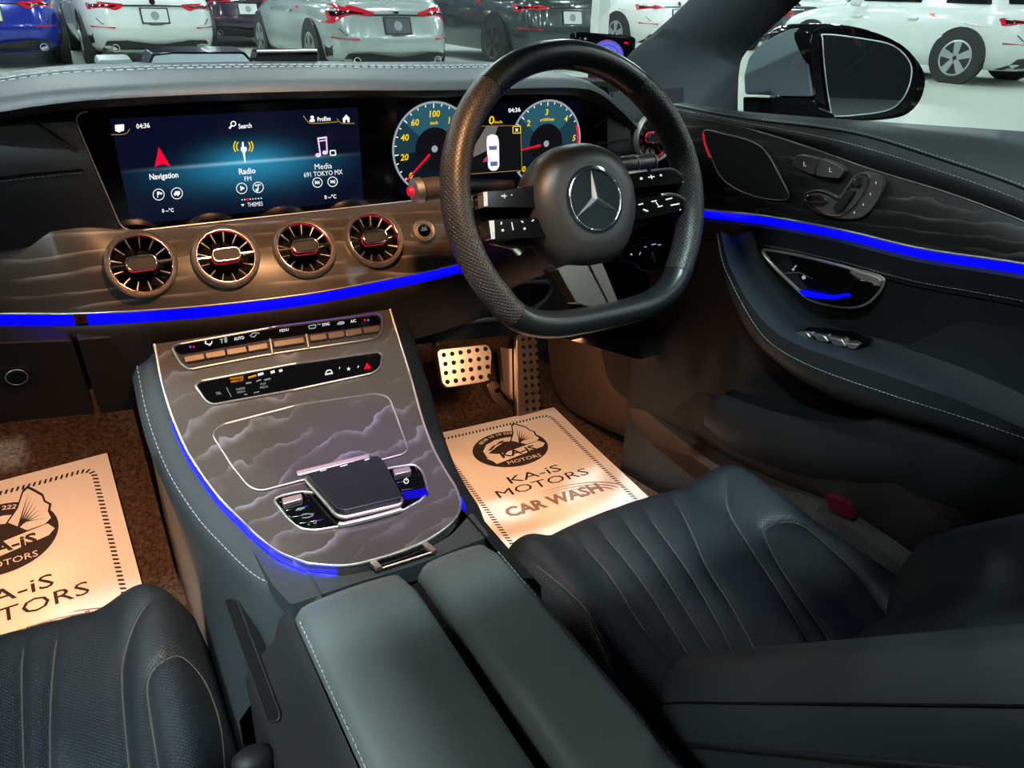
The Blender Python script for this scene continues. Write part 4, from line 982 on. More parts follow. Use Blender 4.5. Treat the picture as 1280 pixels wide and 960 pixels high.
# ================================================================== seats
def seat_fn(cx, hw, yf, z0):
    def fn(x, y):
        u = (x-cx)/hw; au = abs(u)
        z = z0+.030*sstep(.50, .80, au)
        fy = yf-.045*au**2.5
        z -= .10*max(0, (y-(fy-.075))/.075)**2.4*.9
        z += .010*sstep(fy-.20, fy-.06, y)
        z -= .055*max(0, (au-.80)/.20)**2
        return z
    return fn
def cushion(t, cx, hw, yb, yf, z0, seams, mat, label):
    fn = seat_fn(cx, hw, yf, z0); H = Height(fn, .3, 2.0)
    N, M = 150, 130; lines = []
    for s in seams:
        pts = [H.hit(p)[0] for p in cr(s, 6)]; lines.append(pts)
    seg = np.array([(a.x, a.y, b.x, b.y) for l in lines for a, b in zip(l, l[1:])])
    us = np.linspace(-1, 1, N); rows = []
    for j in range(M+1):
        v = j/M; r = []
        for u in us:
            fy = yf-.045*abs(u)**2.5; y = yb+(fy-yb)*v; r.append((cx+u*hw, y))
        rows.append(r)
    A = np.array(rows); X = A[..., 0]; Y = A[..., 1]; dm = np.full(X.shape, 9.0)
    for ax, ay, bx, by in seg:
        dx, dy = bx-ax, by-ay; tt = np.clip(((X-ax)*dx+(Y-ay)*dy)/(dx*dx+dy*dy+1e-12), 0, 1); dm = np.minimum(dm, np.hypot(X-ax-tt*dx, Y-ay-tt*dy))
    gr = .0042*np.exp(-(dm/.0040)**2)-.0036*(1-np.exp(-(dm/.014)**2))
    fade = np.array([1-sstep(.84, .97, j/M) for j in range(M+1)])[:, None]; gr = gr*fade
    rows3 = [[V((X[j, i], Y[j, i], fn(X[j, i], Y[j, i])-gr[j, i])) for i in range(N)] for j in range(M+1)]
    # skirts
    full = []
    for r in rows3:
        l, q = r[0], r[-1]
        full.append([V((l.x+.01, l.y, .26)), V((l.x-.010, l.y, l.z-.05))]+r+[V((q.x+.007, q.y, q.z-.05)), V((q.x-.01, q.y, .26))])
    e = full[-1]; full.append([V((p.x, p.y+.004, p.z-.04)) if 1 < i < len(e)-2 else p.copy() for i, p in enumerate(e)]); full.append([V((p.x, p.y-.03, .26)) for p in e])
    mk('seat_cushion', *g_grid(full), mat, t, 60, label=label)
    for l in lines:
        tube('seam', [p+V((0, 0, -.0036)) for p in l], .0009, pm('seam_thread', '#57504a', .6) if 'seam_thread' not in MATS else MATS['seam_thread'], t, seg=5)
    return H
drv = thing('car_seat', 'driver seat in black perforated leather with curved stitched channels', 'seat', (.37, .4, .22))
cushion(drv, .372, .214, -.10, .715, .487, [
    [(626, 679), (660, 698), (685, 715), (728, 754), (756, 802), (800, 880)], [(705, 651), (744, 695), (764, 719), (804, 782), (843, 830)], [(733, 643), (780, 695), (820, 750), (870, 830)],
    [(764, 631), (816, 695), (879, 794), (900, 830)], [(796, 624), (855, 703), (895, 770), (925, 830)], [(829, 612), (855, 643), (884, 706), (918, 760), (955, 830)],
    [(909, 600), (911, 635), (938, 681), (976, 739), (1030, 830)], [(1060, 830), (1009, 756), (976, 706), (957, 668), (960, 657), (980, 650), (1005, 655), (1038, 681), (1072, 714), (1097, 748), (1140, 810)]], perf, 'black perforated leather seat cushion')
psg = thing('car_seat', 'passenger seat cushion in grey black perforated leather beside the console', 'seat', (-.38, .5, .22))
cushion(psg, -.378, .205, .10, .845, .487, [
    [(41, 747), (28, 811), (26, 867), (30, 1000)], [(88, 738), (69, 804), (62, 890), (62, 1000)], [(206, 732), (176, 762), (157, 807), (152, 860), (165, 1000)],
    [(203, 990), (187, 890), (184, 852), (195, 830), (221, 817), (244, 834), (262, 864), (276, 912), (282, 990)], [(-40, 760), (-60, 850), (-60, 990)]], perf, 'grey black perforated leather seat cushion')
# driver backrest
def backrest(t, cx, hw, y0, z0, ln):
    a = V((0, -.70, .714)); n = V((0, .714, .70)); B0 = V((cx, y0, z0)); rows = []
    sec = [(-1.0, -.13), (-1.0, -.05), (-.99, -.022), (-.965, -.004), (-.93, .006), (-.86, .026), (-.76, .034), (-.66, .026), (-.55, .0), (-.40, -.016), (0, -.022), (.40, -.016), (.55, 0), (.66, .026), (.76, .034), (.86, .026), (.93, .006), (.99, -.02), (1.0, -.05), (1.0, -.13)]
    for s in (-.035, -.03, -.018, .0, .03, .07, .15, .25, .35, .45, .55, .62, .66, .67):
        k = 1.0-.10*max(0, (.07-s)/.105)**2; dn = -.06*max(0, (.05-s)/.085)**2.2-.05*max(0, (s-.58)/.09)**2
        rows.append([B0+a*s+V((1, 0, 0))*(u*hw*k)+n*(c+dn) for u, c in sec])
    mk('backrest', *g_grid(rows), pm('backrest_leather', '#2c3233', .45, spec=.4, bump=('voronoi', 900, .12)), t, 60, label='black leather backrest with raised side bolster')
    tube('piping', [r[2]+(n*.001) for r in rows[2:]], .0026, leather, t, seg=8)
    tube('seam', [r[4]+n*.0005 for r in rows[2:]], .0011, matte, t, seg=5)
    mk('backrest_shell', *g_grid([[B0+a*s+V((1, 0, 0))*(u*hw)-n*.125 for u in (-1, -.5, 0, .5, 1)] for s in (-.02, .3, .66)]), plastic, t)
backrest(drv, .370, .236, .350, .548, .66)
# seat belt buckle beside the passenger seat
bk = thing('belt_buckle', 'dark seat belt buckle between passenger seat and console', 'buckle', onz((330, 950), .50))
P = onz((330, 945), .545)+V((-.009, 0, 0))
mk('buckle_body', *g_loft([[P+V((r*math.cos(a)*1.3, r*math.sin(a)*1.0, h)) for a in np.linspace(0, 2*math.pi, 21)[:-1]] for r, h in ((.006, -.20), (.007, -.07), (.012, -.05), (.014, -.02), (.013, .004), (.008, .010))]), plastic, bk, 60)

# ================================================================== driver door
DN = V((1, .15, 0)).normalized()
def DP(off=0): return Plane(V((.695, .90, 0))-DN*off, DN)      # off = metres towards the driver
door = thing('door_1', 'driver door panel with wood trim, blue light strip and leather armrest', 'door', (.72, .6, .3), kind='structure')
def curve_d(px, off, n=6):
    pl = DP(off); return [pl.hit(p)[0] for p in cr(px, n)]
T_px = [(780, 116), (845, 127), (925, 140), (1070, 150), (1180, 157.5), (1290, 165), (1500, 182)]
Tm_px = [(780, 122), (845, 133), (925, 148), (1062, 166), (1170, 198), (1290, 240), (1500, 330)]
S_px = [(790, 128), (866, 146), (926, 158), (1008, 183), (1090, 212), (1188, 242), (1290, 281), (1500, 370)]
B_px = [(790, 250), (876, 261), (958, 270), (1057, 288), (1155, 311), (1290, 331), (1500, 370)]
N_ = 40
T = resample(curve_d(T_px, -.075), N_); Tm = resample(curve_d(Tm_px, -.004), N_); S3 = resample(curve_d(S_px, 0), N_); Bq = resample(curve_d(B_px, .012), N_)
Tc_ = [a.lerp(b, .33)+V((-.012, 0, .006)) for a, b in zip(T, Tm)]; Td = [a.lerp(b, .7)+V((-.010, 0, .004)) for a, b in zip(T, Tm)]
mk('belt_pad', *g_grid([[p+V((.03, 0, -.03)) for p in T], T, Tc_, Td, Tm]), leather_grey, door, 60, label='grey leather door top')
mk('belt_roll', *g_grid([Tm, [a.lerp(b, .35)+V((-.006, 0, .001)) for a, b in zip(Tm, S3)], [a.lerp(b, .7)+V((-.006, 0, 0)) for a, b in zip(Tm, S3)], S3]), leather, door, 60)
tube('seam', Tm, .0013, matte, door)
stitch([p+V((-.004, 0, .004)) for p in Tm], thread, door, .005, .0034, .0005); stitch([a.lerp(b, .35)+V((-.0068, 0, .001)) for a, b in zip(Tm, S3)], thread, door, .005, .0034, .0004)
tube('trim_edge', S3, .0014, pm('dull_metal', '#8f8a84', .35, .9), door)
rows = [[a.lerp(b, t)-DN*.004*math.sin(math.pi*t) for a, b in zip(S3, Bq)] for t in np.linspace(0, 1, 9)]
mk('wood_trim', *g_grid(rows), wood_door, door, 60, label='black open pore ash wood trim with wavy grain')
WD = DP(.014)
tube('trim_edge', [p-DN*.001 for p in Bq], .0017, satin, door)
A = [p+V((-.001, 0, -.002)) for p in Bq]; Bs = [p+V((.004, 0, -.0135)) for p in Bq]; C3 = [p+V((.03, 0, -.0135)) for p in Bq]; D3 = [p+V((.03, 0, -.002)) for p in Bq]
mk('ambient_light_strip', *g_grid([A, Bs, C3, D3, A]), blue_led, door, label='glowing blue light strip along the door')
# panel under the strip
low = [[p+V(o_) for p in Bq] for o_ in ((.004, 0, -.0138), (-.001, 0, -.018), (.006, 0, -.045), (.010, 0, -.060), (.034, 0, -.16), (.036, 0, -.30), (.040, 0, -.40), (.04, 0, -.62))]
mk('door_skin', *g_grid(low), leather, door, 60, label='black leather lower door panel')
sm = [p+V((.0048, 0, -.047)) for p in Bq]; tube('seam', [p+V((.001, 0, -.004)) for p in sm], .001, matte, door); stitch([p+V((-.001, 0, .002)) for p in sm], pm('grey_thread', '#53585a', .7), door, .005, .0034, .0005)
# speaker grille
sp = [(880, 164), (905, 167), (939, 176), (958, 189), (975, 219), (987, 247), (958, 248), (926, 238), (903, 222), (890, 196)]
spc = cr(sp, 4, True)
spk = plate('speaker_grille', spc, WD, .002, pm('metal_mesh', '#242529', .5, .5, bump=('dots', 420, .6, 'yz')), door, base=-.006, c=(935, 212), k=2, label='fine metal mesh speaker grille')
tube_px('grille_rim', spc, WD, .0009, MATS['dull_metal'], spk, .002, True)
tube_px('grille_light', cr([(880.5, 166), (883, 180), (889, 196)], 4), WD, .0016, red_led, spk, .0035)
plate('grille_badge', rnd([(962, 239), (980, 241), (981, 247), (964, 246)], 1, 2), WD, .003, plastic, spk, base=.001)
# seat heating buttons
for q in ([(992, 206), (999, 192.5), (1026, 197), (1020, 219)], [(1021, 219), (1027, 197), (1048, 204), (1059, 212), (1052, 223)]):
    b_ = plate('heating_button', rnd(q, 4, 3), WD, .006, pm('graphite', '#55504c', .45, .4) if 'graphite' not in MATS else MATS['graphite'], door, base=-.004, bevel=.001)
    cx_ = sum(p[0] for p in q)/len(q); cy_ = sum(p[1] for p in q)/len(q); art('symbol', linep([(cx_-2, cy_+3), (cx_+2, cy_+3)], 1)+linep([(cx_-1, cy_+2), (cx_-1, cy_-2)], 1.2), WD, e_grey, b_, .0066)
# seat memory panel
memo = cr([(1006, 249), (1012, 239), (1028, 237), (1049, 245), (1060, 232), (1071, 218), (1086, 215.5), (1105, 224), (1102, 242), (1090, 262), (1074, 272), (1044, 271.5), (1018, 262)], 4, True)
mp_ = plate('memory_panel', memo, WD, .004, MATS['graphite'], door, base=-.004, k=2, c=(1062, 252), label='metallic seat memory panel with seat shaped switches')
inn = cr([(1008, 249), (1014, 241), (1028, 239.5), (1044, 246), (1053, 248), (1064, 234), (1073, 220), (1084, 218), (1089, 224), (1083, 240), (1070, 258), (1056, 267), (1040, 268), (1020, 259)], 4, True)
tube_px('chrome_outline', inn, WD, .0017, chrome, mp_, .005, True)
plate('seat_switch', rnd([(1011, 248), (1014, 243), (1027, 242), (1039, 247), (1037, 252), (1020, 252)], 3, 3), WD, .012, chrome, mp_, base=.003, bevel=.0015)
plate('seat_switch', rnd([(1046, 259), (1064, 236), (1074, 238), (1060, 258), (1052, 264)], 3, 3), WD, .011, plastic, mp_, base=.003, bevel=.0015)
plate('seat_switch', rnd([(1068, 229), (1074, 221), (1084, 220), (1080, 231)], 3, 3), WD, .011, chrome, mp_, base=.003, bevel=.0015)
tube_px('switch_line', [(1050, 245), (1062, 256)], WD, .001, chrome, mp_, .005)
for x, y in ((1097, 228), (1090, 242), (1081, 255), (1070, 265)): art('symbol', linep([(x, y-1.6), (x+.4, y+1.6)], 1.6), WD, e_grey, mp_, .0046)
# inner handle
IH = DP(.004)
ih = cr([(957, 317), (962, 312), (1008, 320), (1067, 335), (1103, 345), (1106, 357), (1090, 376), (1070, 383), (1044, 381), (1014, 373), (991, 353), (972, 335)], 4, True)
hd = plate('inner_handle', ih, IH, .004, gloss, door, base=-.035, c=(1030, 345), k=2, label='gloss black door handle recess with metal rim')
tube_px('handle_rim', ih, IH, .0023, satin, hd, .005, True)
plate('handle_lever', cr([(1010, 366), (1040, 366), (1068, 356), (1072, 345), (1098, 352), (1098, 362), (1078, 376), (1050, 379), (1024, 374)], 3, True), IH, .014, gloss, hd, base=.002, c=(1070, 365), bevel=.002, label='gloss black pull lever')
plate('handle_shoulder', cr([(1068, 337), (1102, 346), (1104, 356), (1096, 352), (1074, 344)], 3, True), IH, .010, satin, hd, base=.002)
plate('handle_light', rnd([(1005, 361), (1030, 366), (1050, 366.5), (1068, 364), (1071, 367), (1050, 371.5), (1028, 370.5), (1012, 367.5)], 1, 2), IH, .0150, blue_led, hd, base=.006, label='blue handle light')
art('symbol', [circ((994, 336), 1.6, 8), circ((1007, 346), 2.5, 10)]+linep([(995, 334), (998, 331)], 1.6), IH, e_grey, hd, .0050)
tube_px('switch_line', cr([(984, 341), (1000, 340), (1018, 348)], 3), IH, .0005, satin, hd, .0045)
# armrest pull
Ao_px = [(897, 292), (900, 308), (903, 325), (911, 345), (930, 383), (953, 418), (980, 440), (1027, 463), (1113, 493), (1193, 518), (1290, 551), (1500, 630)]
At_px = [(917, 296), (922, 316), (927, 332), (936, 352), (957, 384), (990, 412), (1027, 427), (1077, 440), (1160, 468), (1240, 503), (1310, 540), (1500, 620)]
Al_px = [(897, 295), (901, 312), (906, 345), (916, 378), (935, 415), (962, 445), (1000, 474), (1050, 500), (1120, 522), (1200, 545), (1290, 582), (1500, 660)]
M_ = 44
Ao = resample(curve_d(Ao_px, .075), M_); At = resample(curve_d(At_px, .055), M_); Al = resample(curve_d(Al_px, .060), M_)
Ai = [DP(-.02).hit((0, 0))[0]*0+p+DN*.085+V((0, 0, -.004)) for p in At]
Am = [a.lerp(b, .5)-DN*.014+V((0, 0, .008)) for a, b in zip(At, Ao)]
Lb = [p+DN*.10+V((0, 0, -.03)) for p in Al]
mk('door_armrest', *g_grid([Ai, [a.lerp(b, .5)+V((0, 0, .004)) for a, b in zip(Ai, At)], At, Am, Ao, [a.lerp(b, .5)-DN*.004 for a, b in zip(Ao, Al)], Al, Lb]), door_leather, door, 60, label='padded grey leather door pull and armrest')
stitch([p-DN*.001 for p in Ao], thread, door, .0055, .0038, .0005)
tube('seam', [p-DN*.0 for p in Ao], .0009, matte, door)
# window switches on the armrest
SWP = Plane((0, 0, DP(.03).hit((1035, 424))[0].z+.004), (0, 0, 1))
swb = plate('window_switch_plate', rnd([(988, 411), (1022, 414), (1058, 419), (1084, 429), (1070, 437), (1030, 427)], 3, 3), DP(.045), .004, gloss, door, base=-.02, label='window switch plate with silver rockers')
for q in ([(1000, 413.5), (1014, 413), (1020, 420), (1008, 419)], [(1020, 414.5), (1036, 417), (1042, 425), (1028, 424)], [(1040, 418), (1058, 422), (1064, 431), (1048, 430)], [(1062, 425), (1080, 428), (1074, 434), (1066, 433)]):
    plate('window_switch', rnd(q, 2, 2), DP(.045), .012, satin, swb, base=.003, bevel=.001)
# rear leather bulge of the door card
plate('door_bulge', cr([(1110, 440), (1143, 428), (1193, 404), (1227, 399), (1290, 405), (1420, 430), (1420, 540), (1290, 525), (1200, 480), (1150, 460)], 4, True), DP(-.016), .012, leather, door, base=-.02, c=(1270, 465), k=3)
# door pocket
pk = [(893, 497), (915, 504), (1020, 526), (1077, 528), (1107, 522), (1223, 556), (1300, 585), (1500, 660)]
pk2 = [(880, 530), (915, 556), (1000, 590), (1060, 600), (1120, 612), (1220, 640), (1300, 680), (1500, 760)]
Pa = resample(curve_d(pk, .035), 30); Pb = resample(curve_d(pk2, .03), 30)
mk('door_pocket', *g_grid([[p+DN*.05 for p in Pa], Pa, [a.lerp(b, .5)-DN*.012 for a, b in zip(Pa, Pb)], Pb, [p+DN*.06+V((0, 0, -.06)) for p in Pb]]), plastic, door, 50, label='dark plastic door pocket')
plate('reflector', rnd([(1033, 617), (1062, 629), (1069, 649), (1038, 636)], 4, 3), DP(.036), .004, pm('red_reflector', '#3c0810', .3), door, base=-.03, label='small red reflector')
# ================================================================== door mirror
MN = V((-.36, -.93, .02)).normalized(); MO = V((1.0, .90, 1.0)); MP = Plane(MO, MN)
mir = thing('door_mirror', 'black door mirror with grey inner shell outside the driver window', 'mirror', (.95, .95, .92))
fr_ = cr([(1012, 36), (1040, 30), (1085, 37), (1125, 54), (1148, 78), (1156, 100), (1150, 125), (1135, 142), (1115, 149), (1075, 152), (1030, 149), (1018, 140), (1012, 100), (1008, 60)], 3, True)
front = [MP.hit(p)[0] for p in fr_]; fc = sum(front, V())/len(front)
fwd = V((.02, 1, 0))
rings = [[fc+(p-fc)*s-MN*0+fwd*d for p in front] for s, d in ((.97, -.004), (1.0, .003), (1.0, .03), (.97, .07), (.86, .115), (.66, .145), (.40, .155))]
gl_ = cr([(1027, 50), (1030, 43), (1075, 48), (1115, 57), (1136, 78), (1137, 100), (1128, 122), (1112, 136), (1085, 142), (1043, 145), (1037, 137), (1030, 90)], 4, True)
v1, f1 = g_loft(rings, False); nn_ = len(front)
f1.append(tuple(range(len(v1)-nn_, len(v1))))
mk('housing', v1, f1, gloss, mir, 60, label='gloss black mirror housing')
glass3 = [MP.hit(p)[0] for p in gl_]
mk('mirror_bezel', *g_grid([[fc+(p-fc)*.97-fwd*.004 for p in front], [fc+(p-fc)*.93+fwd*.004 for p in front]], True), gloss, mir, 60)
mk('bezel_back', *g_prism([fc+(p-fc)*.95+fwd*.004 for p in front], fwd, .01, 0), gloss, mir, 0)
mk('mirror_glass', *g_prism([p+fwd*.002 for p in glass3], -fwd, .004), pm('mirror_silver', '#aeb4ba', .015, 1), mir, 30, label='reflecting mirror glass')
tube('glass_rim', [p-fwd*.002 for p in glass3], .0012, pm('rim_grey', '#9aa0a4', .4), mir, True)
sh_px = [(931, 118), (930, 95), (936, 72), (955, 52), (985, 37), (1012, 33), (1016, 42), (1011, 60), (1011, 90), (1014, 121)]
SHP = Plane(MP.hit((1013, 90))[0]+V((-.004, -.004, 0)), (-.93, -.36, .05))
mk('inner_shell', *g_patch(rnd(sh_px, 4, 3), SHP, .0, 2, -.05, (975, 85)), pm('mirror_shell_grey', '#4a5254', .4, spec=.4), mir, 40, .003, label='matte grey inner face of the mirror')
mk('mirror_foot', *g_patch(rnd([(929, 121), (1016, 124), (1034, 150), (990, 148), (929, 142)], 3, 3), SHP, .0, 1, -.06), gloss, mir, 40, .002)

# ================================================================== small things on the dashboard top
def flat_box(name, label, cat, px, y, h, mat, back=.05):
    pl = Plane((0, y, 0), (0, -1, 0)); o_ = [pl.hit(p)[0] for p in rnd(px, 2.5, 3)]
    t = thing(name, label, cat, sum(o_, V())/len(o_))
    mk('body', *g_prism(o_, (0, 1, .05), back, 0), mat, t, 40, .002)
    return t, o_
silver_p = pm('box_silver', '#6f7b7e', .3, .3)
t, o_ = flat_box('dash_sensor', 'small flat grey sensor with a cable lying on the dashboard', 'sensor', [(122, 84), (124, 75), (164, 74), (169, 85), (126, 86)], 1.17, .02, pm('sensor_grey', '#5d6967', .35))
tube('cable', [ony(p, 1.165) for p in cr([(99, 87), (100, 83.5), (106, 83), (114, 84.5), (124, 84)], 4)], .0018, rubber, t)
t, o_ = flat_box('display_visor', 'wide low black box with grey sloped face on the dashboard', 'box', [(184, 83.5), (190, 67.5), (215, 65), (306, 65), (317, 78), (317, 80), (200, 84)], 1.14, .02, gloss, .06)
mk('sloped_face', *g_prism([ony(p, 1.139) for p in rnd([(189, 79.5), (193, 70), (216, 67.5), (303, 67.5), (312, 77), (250, 78.5)], 2, 3)], (0, -1, 0), .0025), pm('brushed_grey', '#8b9698', .3, .4), t, 30)
t, o_ = flat_box('phone_holder', 'black rectangular screen with silver top edge on the dashboard', 'device', [(318, 80), (322, 64.5), (396, 63.5), (397, 80)], 1.15, .02, gloss, .03)
tube('top_edge', [ony((321, 64.3), 1.149), ony((396, 63.2), 1.149)], .0022, satin, t)
MOP = Plane((0, 1.16, 0), (.12, -1, .12))
mo = thing('dash_monitor', 'small tilted black monitor with round blue gauge behind the steering wheel', 'monitor', MOP.hit((755, 75))[0])
mq = rnd([(719, 41), (724, 39.5), (790, 45), (795, 48), (793, 78), (718, 76)], 2.5, 3)
mk('monitor_case', *g_patch(mq, MOP, 0, 1, -.016), gloss, mo, 40, .0015)
mk('monitor_screen', *g_patch(rnd([(721.5, 43), (790.5, 48.5), (789.5, 78), (721, 75)], 1, 2), MOP, .0005), em('monitor_dark', '#0a0a12', .8), mo, 0)
ma = lambda polys, mat, off: art('gauge', polys, MOP, mat, mo, off)
ma([[V((759+20*math.cos(a), 70-20*math.sin(a))) for a in np.linspace(.0, math.pi, 24)]], e_blue, .0010)
ma(linep([(759+14*math.cos(a), 70-14*math.sin(a)) for a in np.linspace(.0, math.pi, 20)], .8)+linep([(759+18.5*math.cos(a), 70-18.5*math.sin(a)) for a in np.linspace(.0, math.pi, 20)], .7), em('gauge_line', '#3a3a90', .9), .0015)
ma([circ((757.5, 50.5), 1.3, 8), rnd([(779.5, 52.5), (784.5, 53), (784.5, 55), (779.5, 54.6)], .5)], e_red, .0016); ma([circ((731, 48.5), 1.5, 8), circ((724.5, 48), .7, 6)], e_grey, .0016)
mk('monitor_foot', *g_box(MOP.hit((755, 86))[0]+V((0, .01, -.012)), (.05, 0, 0), (0, .02, 0), (0, 0, .05)), plastic, mo, 0)

# ================================================================== showroom: lamps, post, parked cars
lamp_m = pm('lamp_glow', '#ffffff', .5, emit=(.86, 1, .98), es=400)
lamp_c = pm('lamp_case', '#c8c8c8', .5)
for i in range(6):
    for j in range(7):
        x = -6+i*5.0+(j % 2)*1.2; y = -6+j*4.6
        if 0 < y < 5 and -5 < x < 10: continue
        t = thing('ceiling_lamp', 'small square downlight on the showroom ceiling', 'lamp', (x, y, 5.0), 'showroom ceiling downlights')
        mk('lamp_case', *slab(x-.22, x+.22, y-.22, y+.22, 5.02, 5.12), lamp_c, t, 0)
        mk('lamp_panel', *slab(x-.17, x+.17, y-.17, y+.17, 5.0, 5.02), lamp_m, t, 0)
tp_ = onz((741, 66), G); pw = .085
post = mk('support_post', *merge([slab(tp_.x*.62-pw, tp_.x*.62+pw, tp_.y*.62-pw, tp_.y*.62+pw, G, 5.2), slab(tp_.x*.62-pw*1.6, tp_.x*.62+pw*1.6, tp_.y*.62-pw*1.6, tp_.y*.62+pw*1.6, G, G+.03)]), pm('white_post', '#d4dad8', .5), None, 0, .01)
tag(post, 'slim white support post in front of the dark grey SUV', 'post')
for x, y in ((9.5, -5.5), (6.2, -4.2)):
    tag(mk('support_post', *slab(x-.08, x+.08, y-.08, y+.08, G, 5.2), MATS['white_post'], None, 0, .01), 'slim white support post reflected in the door mirror', 'post', 'posts behind the car')
car_glass = pm('car_glass', '#161b1d', .06, spec=.6)
tail_red = pm('tail_red', '#b01828', .15, emit=(.5, .02, .05), es=.25, coat=.6); tail_dark = pm('tail_smoked', '#2c0a0e', .12, coat=.6)
tyre_m = pm('tyre', '#111213', .75); alloy = pm('alloy', '#b8bcbe', .3, .8); alloy_dark = pm('alloy_dark', '#55585a', .3, .8); trimb = pm('bumper_black', '#1b1f20', .5)
plate_w = pm('plate_white', '#c9cfcf', .5); plate_d = pm('plate_dark', '#4a4f56', .5)
def car(name, label, loc, yaw, paint, L=4.6, Wd=1.82, H=1.44, style='sedan', rear=True, tail=None, plate_mat=None, far=False, zb=.92, rim=None, belt=.0):
    loc = V(loc); Rz = Matrix.Rotation(yaw, 3, 'Z')
    t = thing(name, label, 'car', loc)
    X = lambda x, y, z: loc+Rz @ V((x, y, z))
    hw = Wd/2; E = 5.0
    # z, half width factor, rear y, front y
    lev = [(.20, .90, .22, L-.30), (.28, .96, .06, L-.10), (.42, .99, .00, L), (.58, 1.0, .02, L), (.72, .995, .07, L-.03), (.84, .975, .10, L-.12), (zb, .93, .15, L-.35), (zb+.03, .86, .24, L-.55)]
    if style == 'suv': lev = [(z*1.12, f, r*.7, fr2) for z, f, r, fr2 in lev]
    ztop = lev[-1][0]
    def ringpt(w_, r, f, a):
        c, s = math.cos(a), math.sin(a)
        return (w_*math.copysign(abs(c)**(2/E), c), (r+f)/2+(f-r)/2*math.copysign(abs(s)**(2/E), s))
    NA = 56; rings = []
    for z, wf, r, f in lev:
        row = []
        for i in range(NA):
            x, y = ringpt(hw*wf, r, f, 2*math.pi*i/NA)
            zz = z-.16*sstep(L*.62, L, y)*sstep(.5, ztop, z)
            row.append(X(x, y, zz))
        rings.append(row)
    mk('car_body', *g_loft(rings), paint, t, 50)
    # greenhouse
    if style == 'sedan': g0, g1 = (.62, L-1.30), (1.45, L-2.05)
    elif style == 'hatch': g0, g1 = (.20, L-1.15), (.72, L-1.95)
    else: g0, g1 = (.16, L-1.15), (.55, L-1.85)
    def gp(a, s, push=0):
        w_ = hw*(.90-.20*s**1.3); r = g0[0]+(g1[0]-g0[0])*s; f = g0[1]+(g1[1]-g0[1])*s
        x, y = ringpt(w_+push, r-push, f+push, a); z = (ztop-.04)+(H-ztop+.04)*s
        return X(x, y, z)
    mk('cabin_roof', *g_loft([[gp(2*math.pi*i/NA, s) for i in range(NA)] for s in (0, .25, .5, .75, .92, 1.0)]), paint, t, 50)
    mk('roof_skin', *g_loft([[gp(2*math.pi*i/NA, 1.0).lerp(X(0, (g1[0]+g1[1])/2, H+.05), k) for i in range(NA)] for k in (0, .3, .6, .9)]), paint, t, 60)
    def glassp(a0, a1, s0, s1, nm, n=10):
        mk(nm, *g_grid([[gp(a0+(a1-a0)*i/n, s0+(s1-s0)*j/4, .008) for i in range(n+1)] for j in range(5)]), car_glass, t, 60)
    D = math.radians
    glassp(D(-138), D(-42), .16, .90, 'rear_window'); glassp(D(48), D(132), .10, .92, 'windscreen')
    for s_ in (0, 1):
        m = (lambda d: 180-d) if s_ else (lambda d: d)
        for a0, a1 in ((-25, -2), (0, 22)): glassp(D(m(a0)), D(m(a1)), .14, .86, 'side_window', 8)
    # wheels
    rw = .335 if style != 'suv' else .365; xs = hw*.985
    for sx in (-1, 1):
        for wy in (.92, L-.88):
            ax = Rz @ V((sx, 0, 0)); c0 = X(sx*(xs-.20), wy, rw)
            mk('wheel_arch', *g_lathe(X(sx*(xs-.02), wy, rw+.02), ax, [(rw*1.14, -.1), (rw*1.14, .028), (rw*1.02, .030)], 28, True), trimb, t, 50)
            w_ = mk('wheel', *g_lathe(c0, ax, [(rw*.66, .20), (rw*.93, .205), (rw, .19), (rw, .02), (rw*.9, 0)], 32, True), tyre_m, t, 50)
            if not far or sx < 0:
                mk('wheel_rim', *g_lathe(c0+ax*.19, ax, [(rw*.70, .022), (rw*.64, .026), (rw*.60, .010), (rw*.58, -.02), (.001, -.02)], 28, False), rim or alloy, w_, 50)
                for k in range(5):
                    a = 2*math.pi*k/5+.3; dv = Rz @ V((0, math.cos(a), 0))+V((0, 0, math.sin(a))); tv = ax.cross(dv)
                    q = [c0+ax*.207+dv*.03-tv*.035, c0+ax*.207+dv*rw*.63-tv*.06, c0+ax*.207+dv*rw*.63+tv*.06, c0+ax*.207+dv*.03+tv*.035]
                    mk('spoke', *g_prism(q, ax, .012), rim or alloy, w_, 0)
    # rear face details (x, z) laid on the rear surface
    def ry(x, z):
        for (z0, w0, r0, f0), (z1, w1, r1, f1) in zip(lev, lev[1:]):
            if z0 <= z <= z1:
                k = (z-z0)/(z1-z0); w_ = hw*(w0+(w1-w0)*k); r = r0+(r1-r0)*k; f = f0+(f1-f0)*k
                u = min(abs(x)/w_, .999); return (r+f)/2-(f-r)/2*(1-u**E)**(1/E)
        return lev[-1][2]
    def rp(nm, pts, mat, th=.012, k=3):
        n = len(pts); cx_ = sum(p[0] for p in pts)/n; cz_ = sum(p[1] for p in pts)/n; vs_ = []; fs = []
        for j in range(k, -1, -1):
            for x, z in pts:
                x2, z2 = cx_+(x-cx_)*j/k, cz_+(z-cz_)*j/k; vs_.append(X(x2, ry(x2, z2)-th, z2))
        for j in range(k):
            for i in range(n): fs.append((j*n+i, j*n+(i+1) % n, (j+1)*n+(i+1) % n, (j+1)*n+i))
        b0 = len(vs_)
        for x, z in pts: vs_.append(X(x, ry(x, z)+.03, z))
        for i in range(n): fs.append((i, (i+1) % n, b0+(i+1) % n, b0+i))
        return mk(nm, vs_, fs, mat, t, 40)
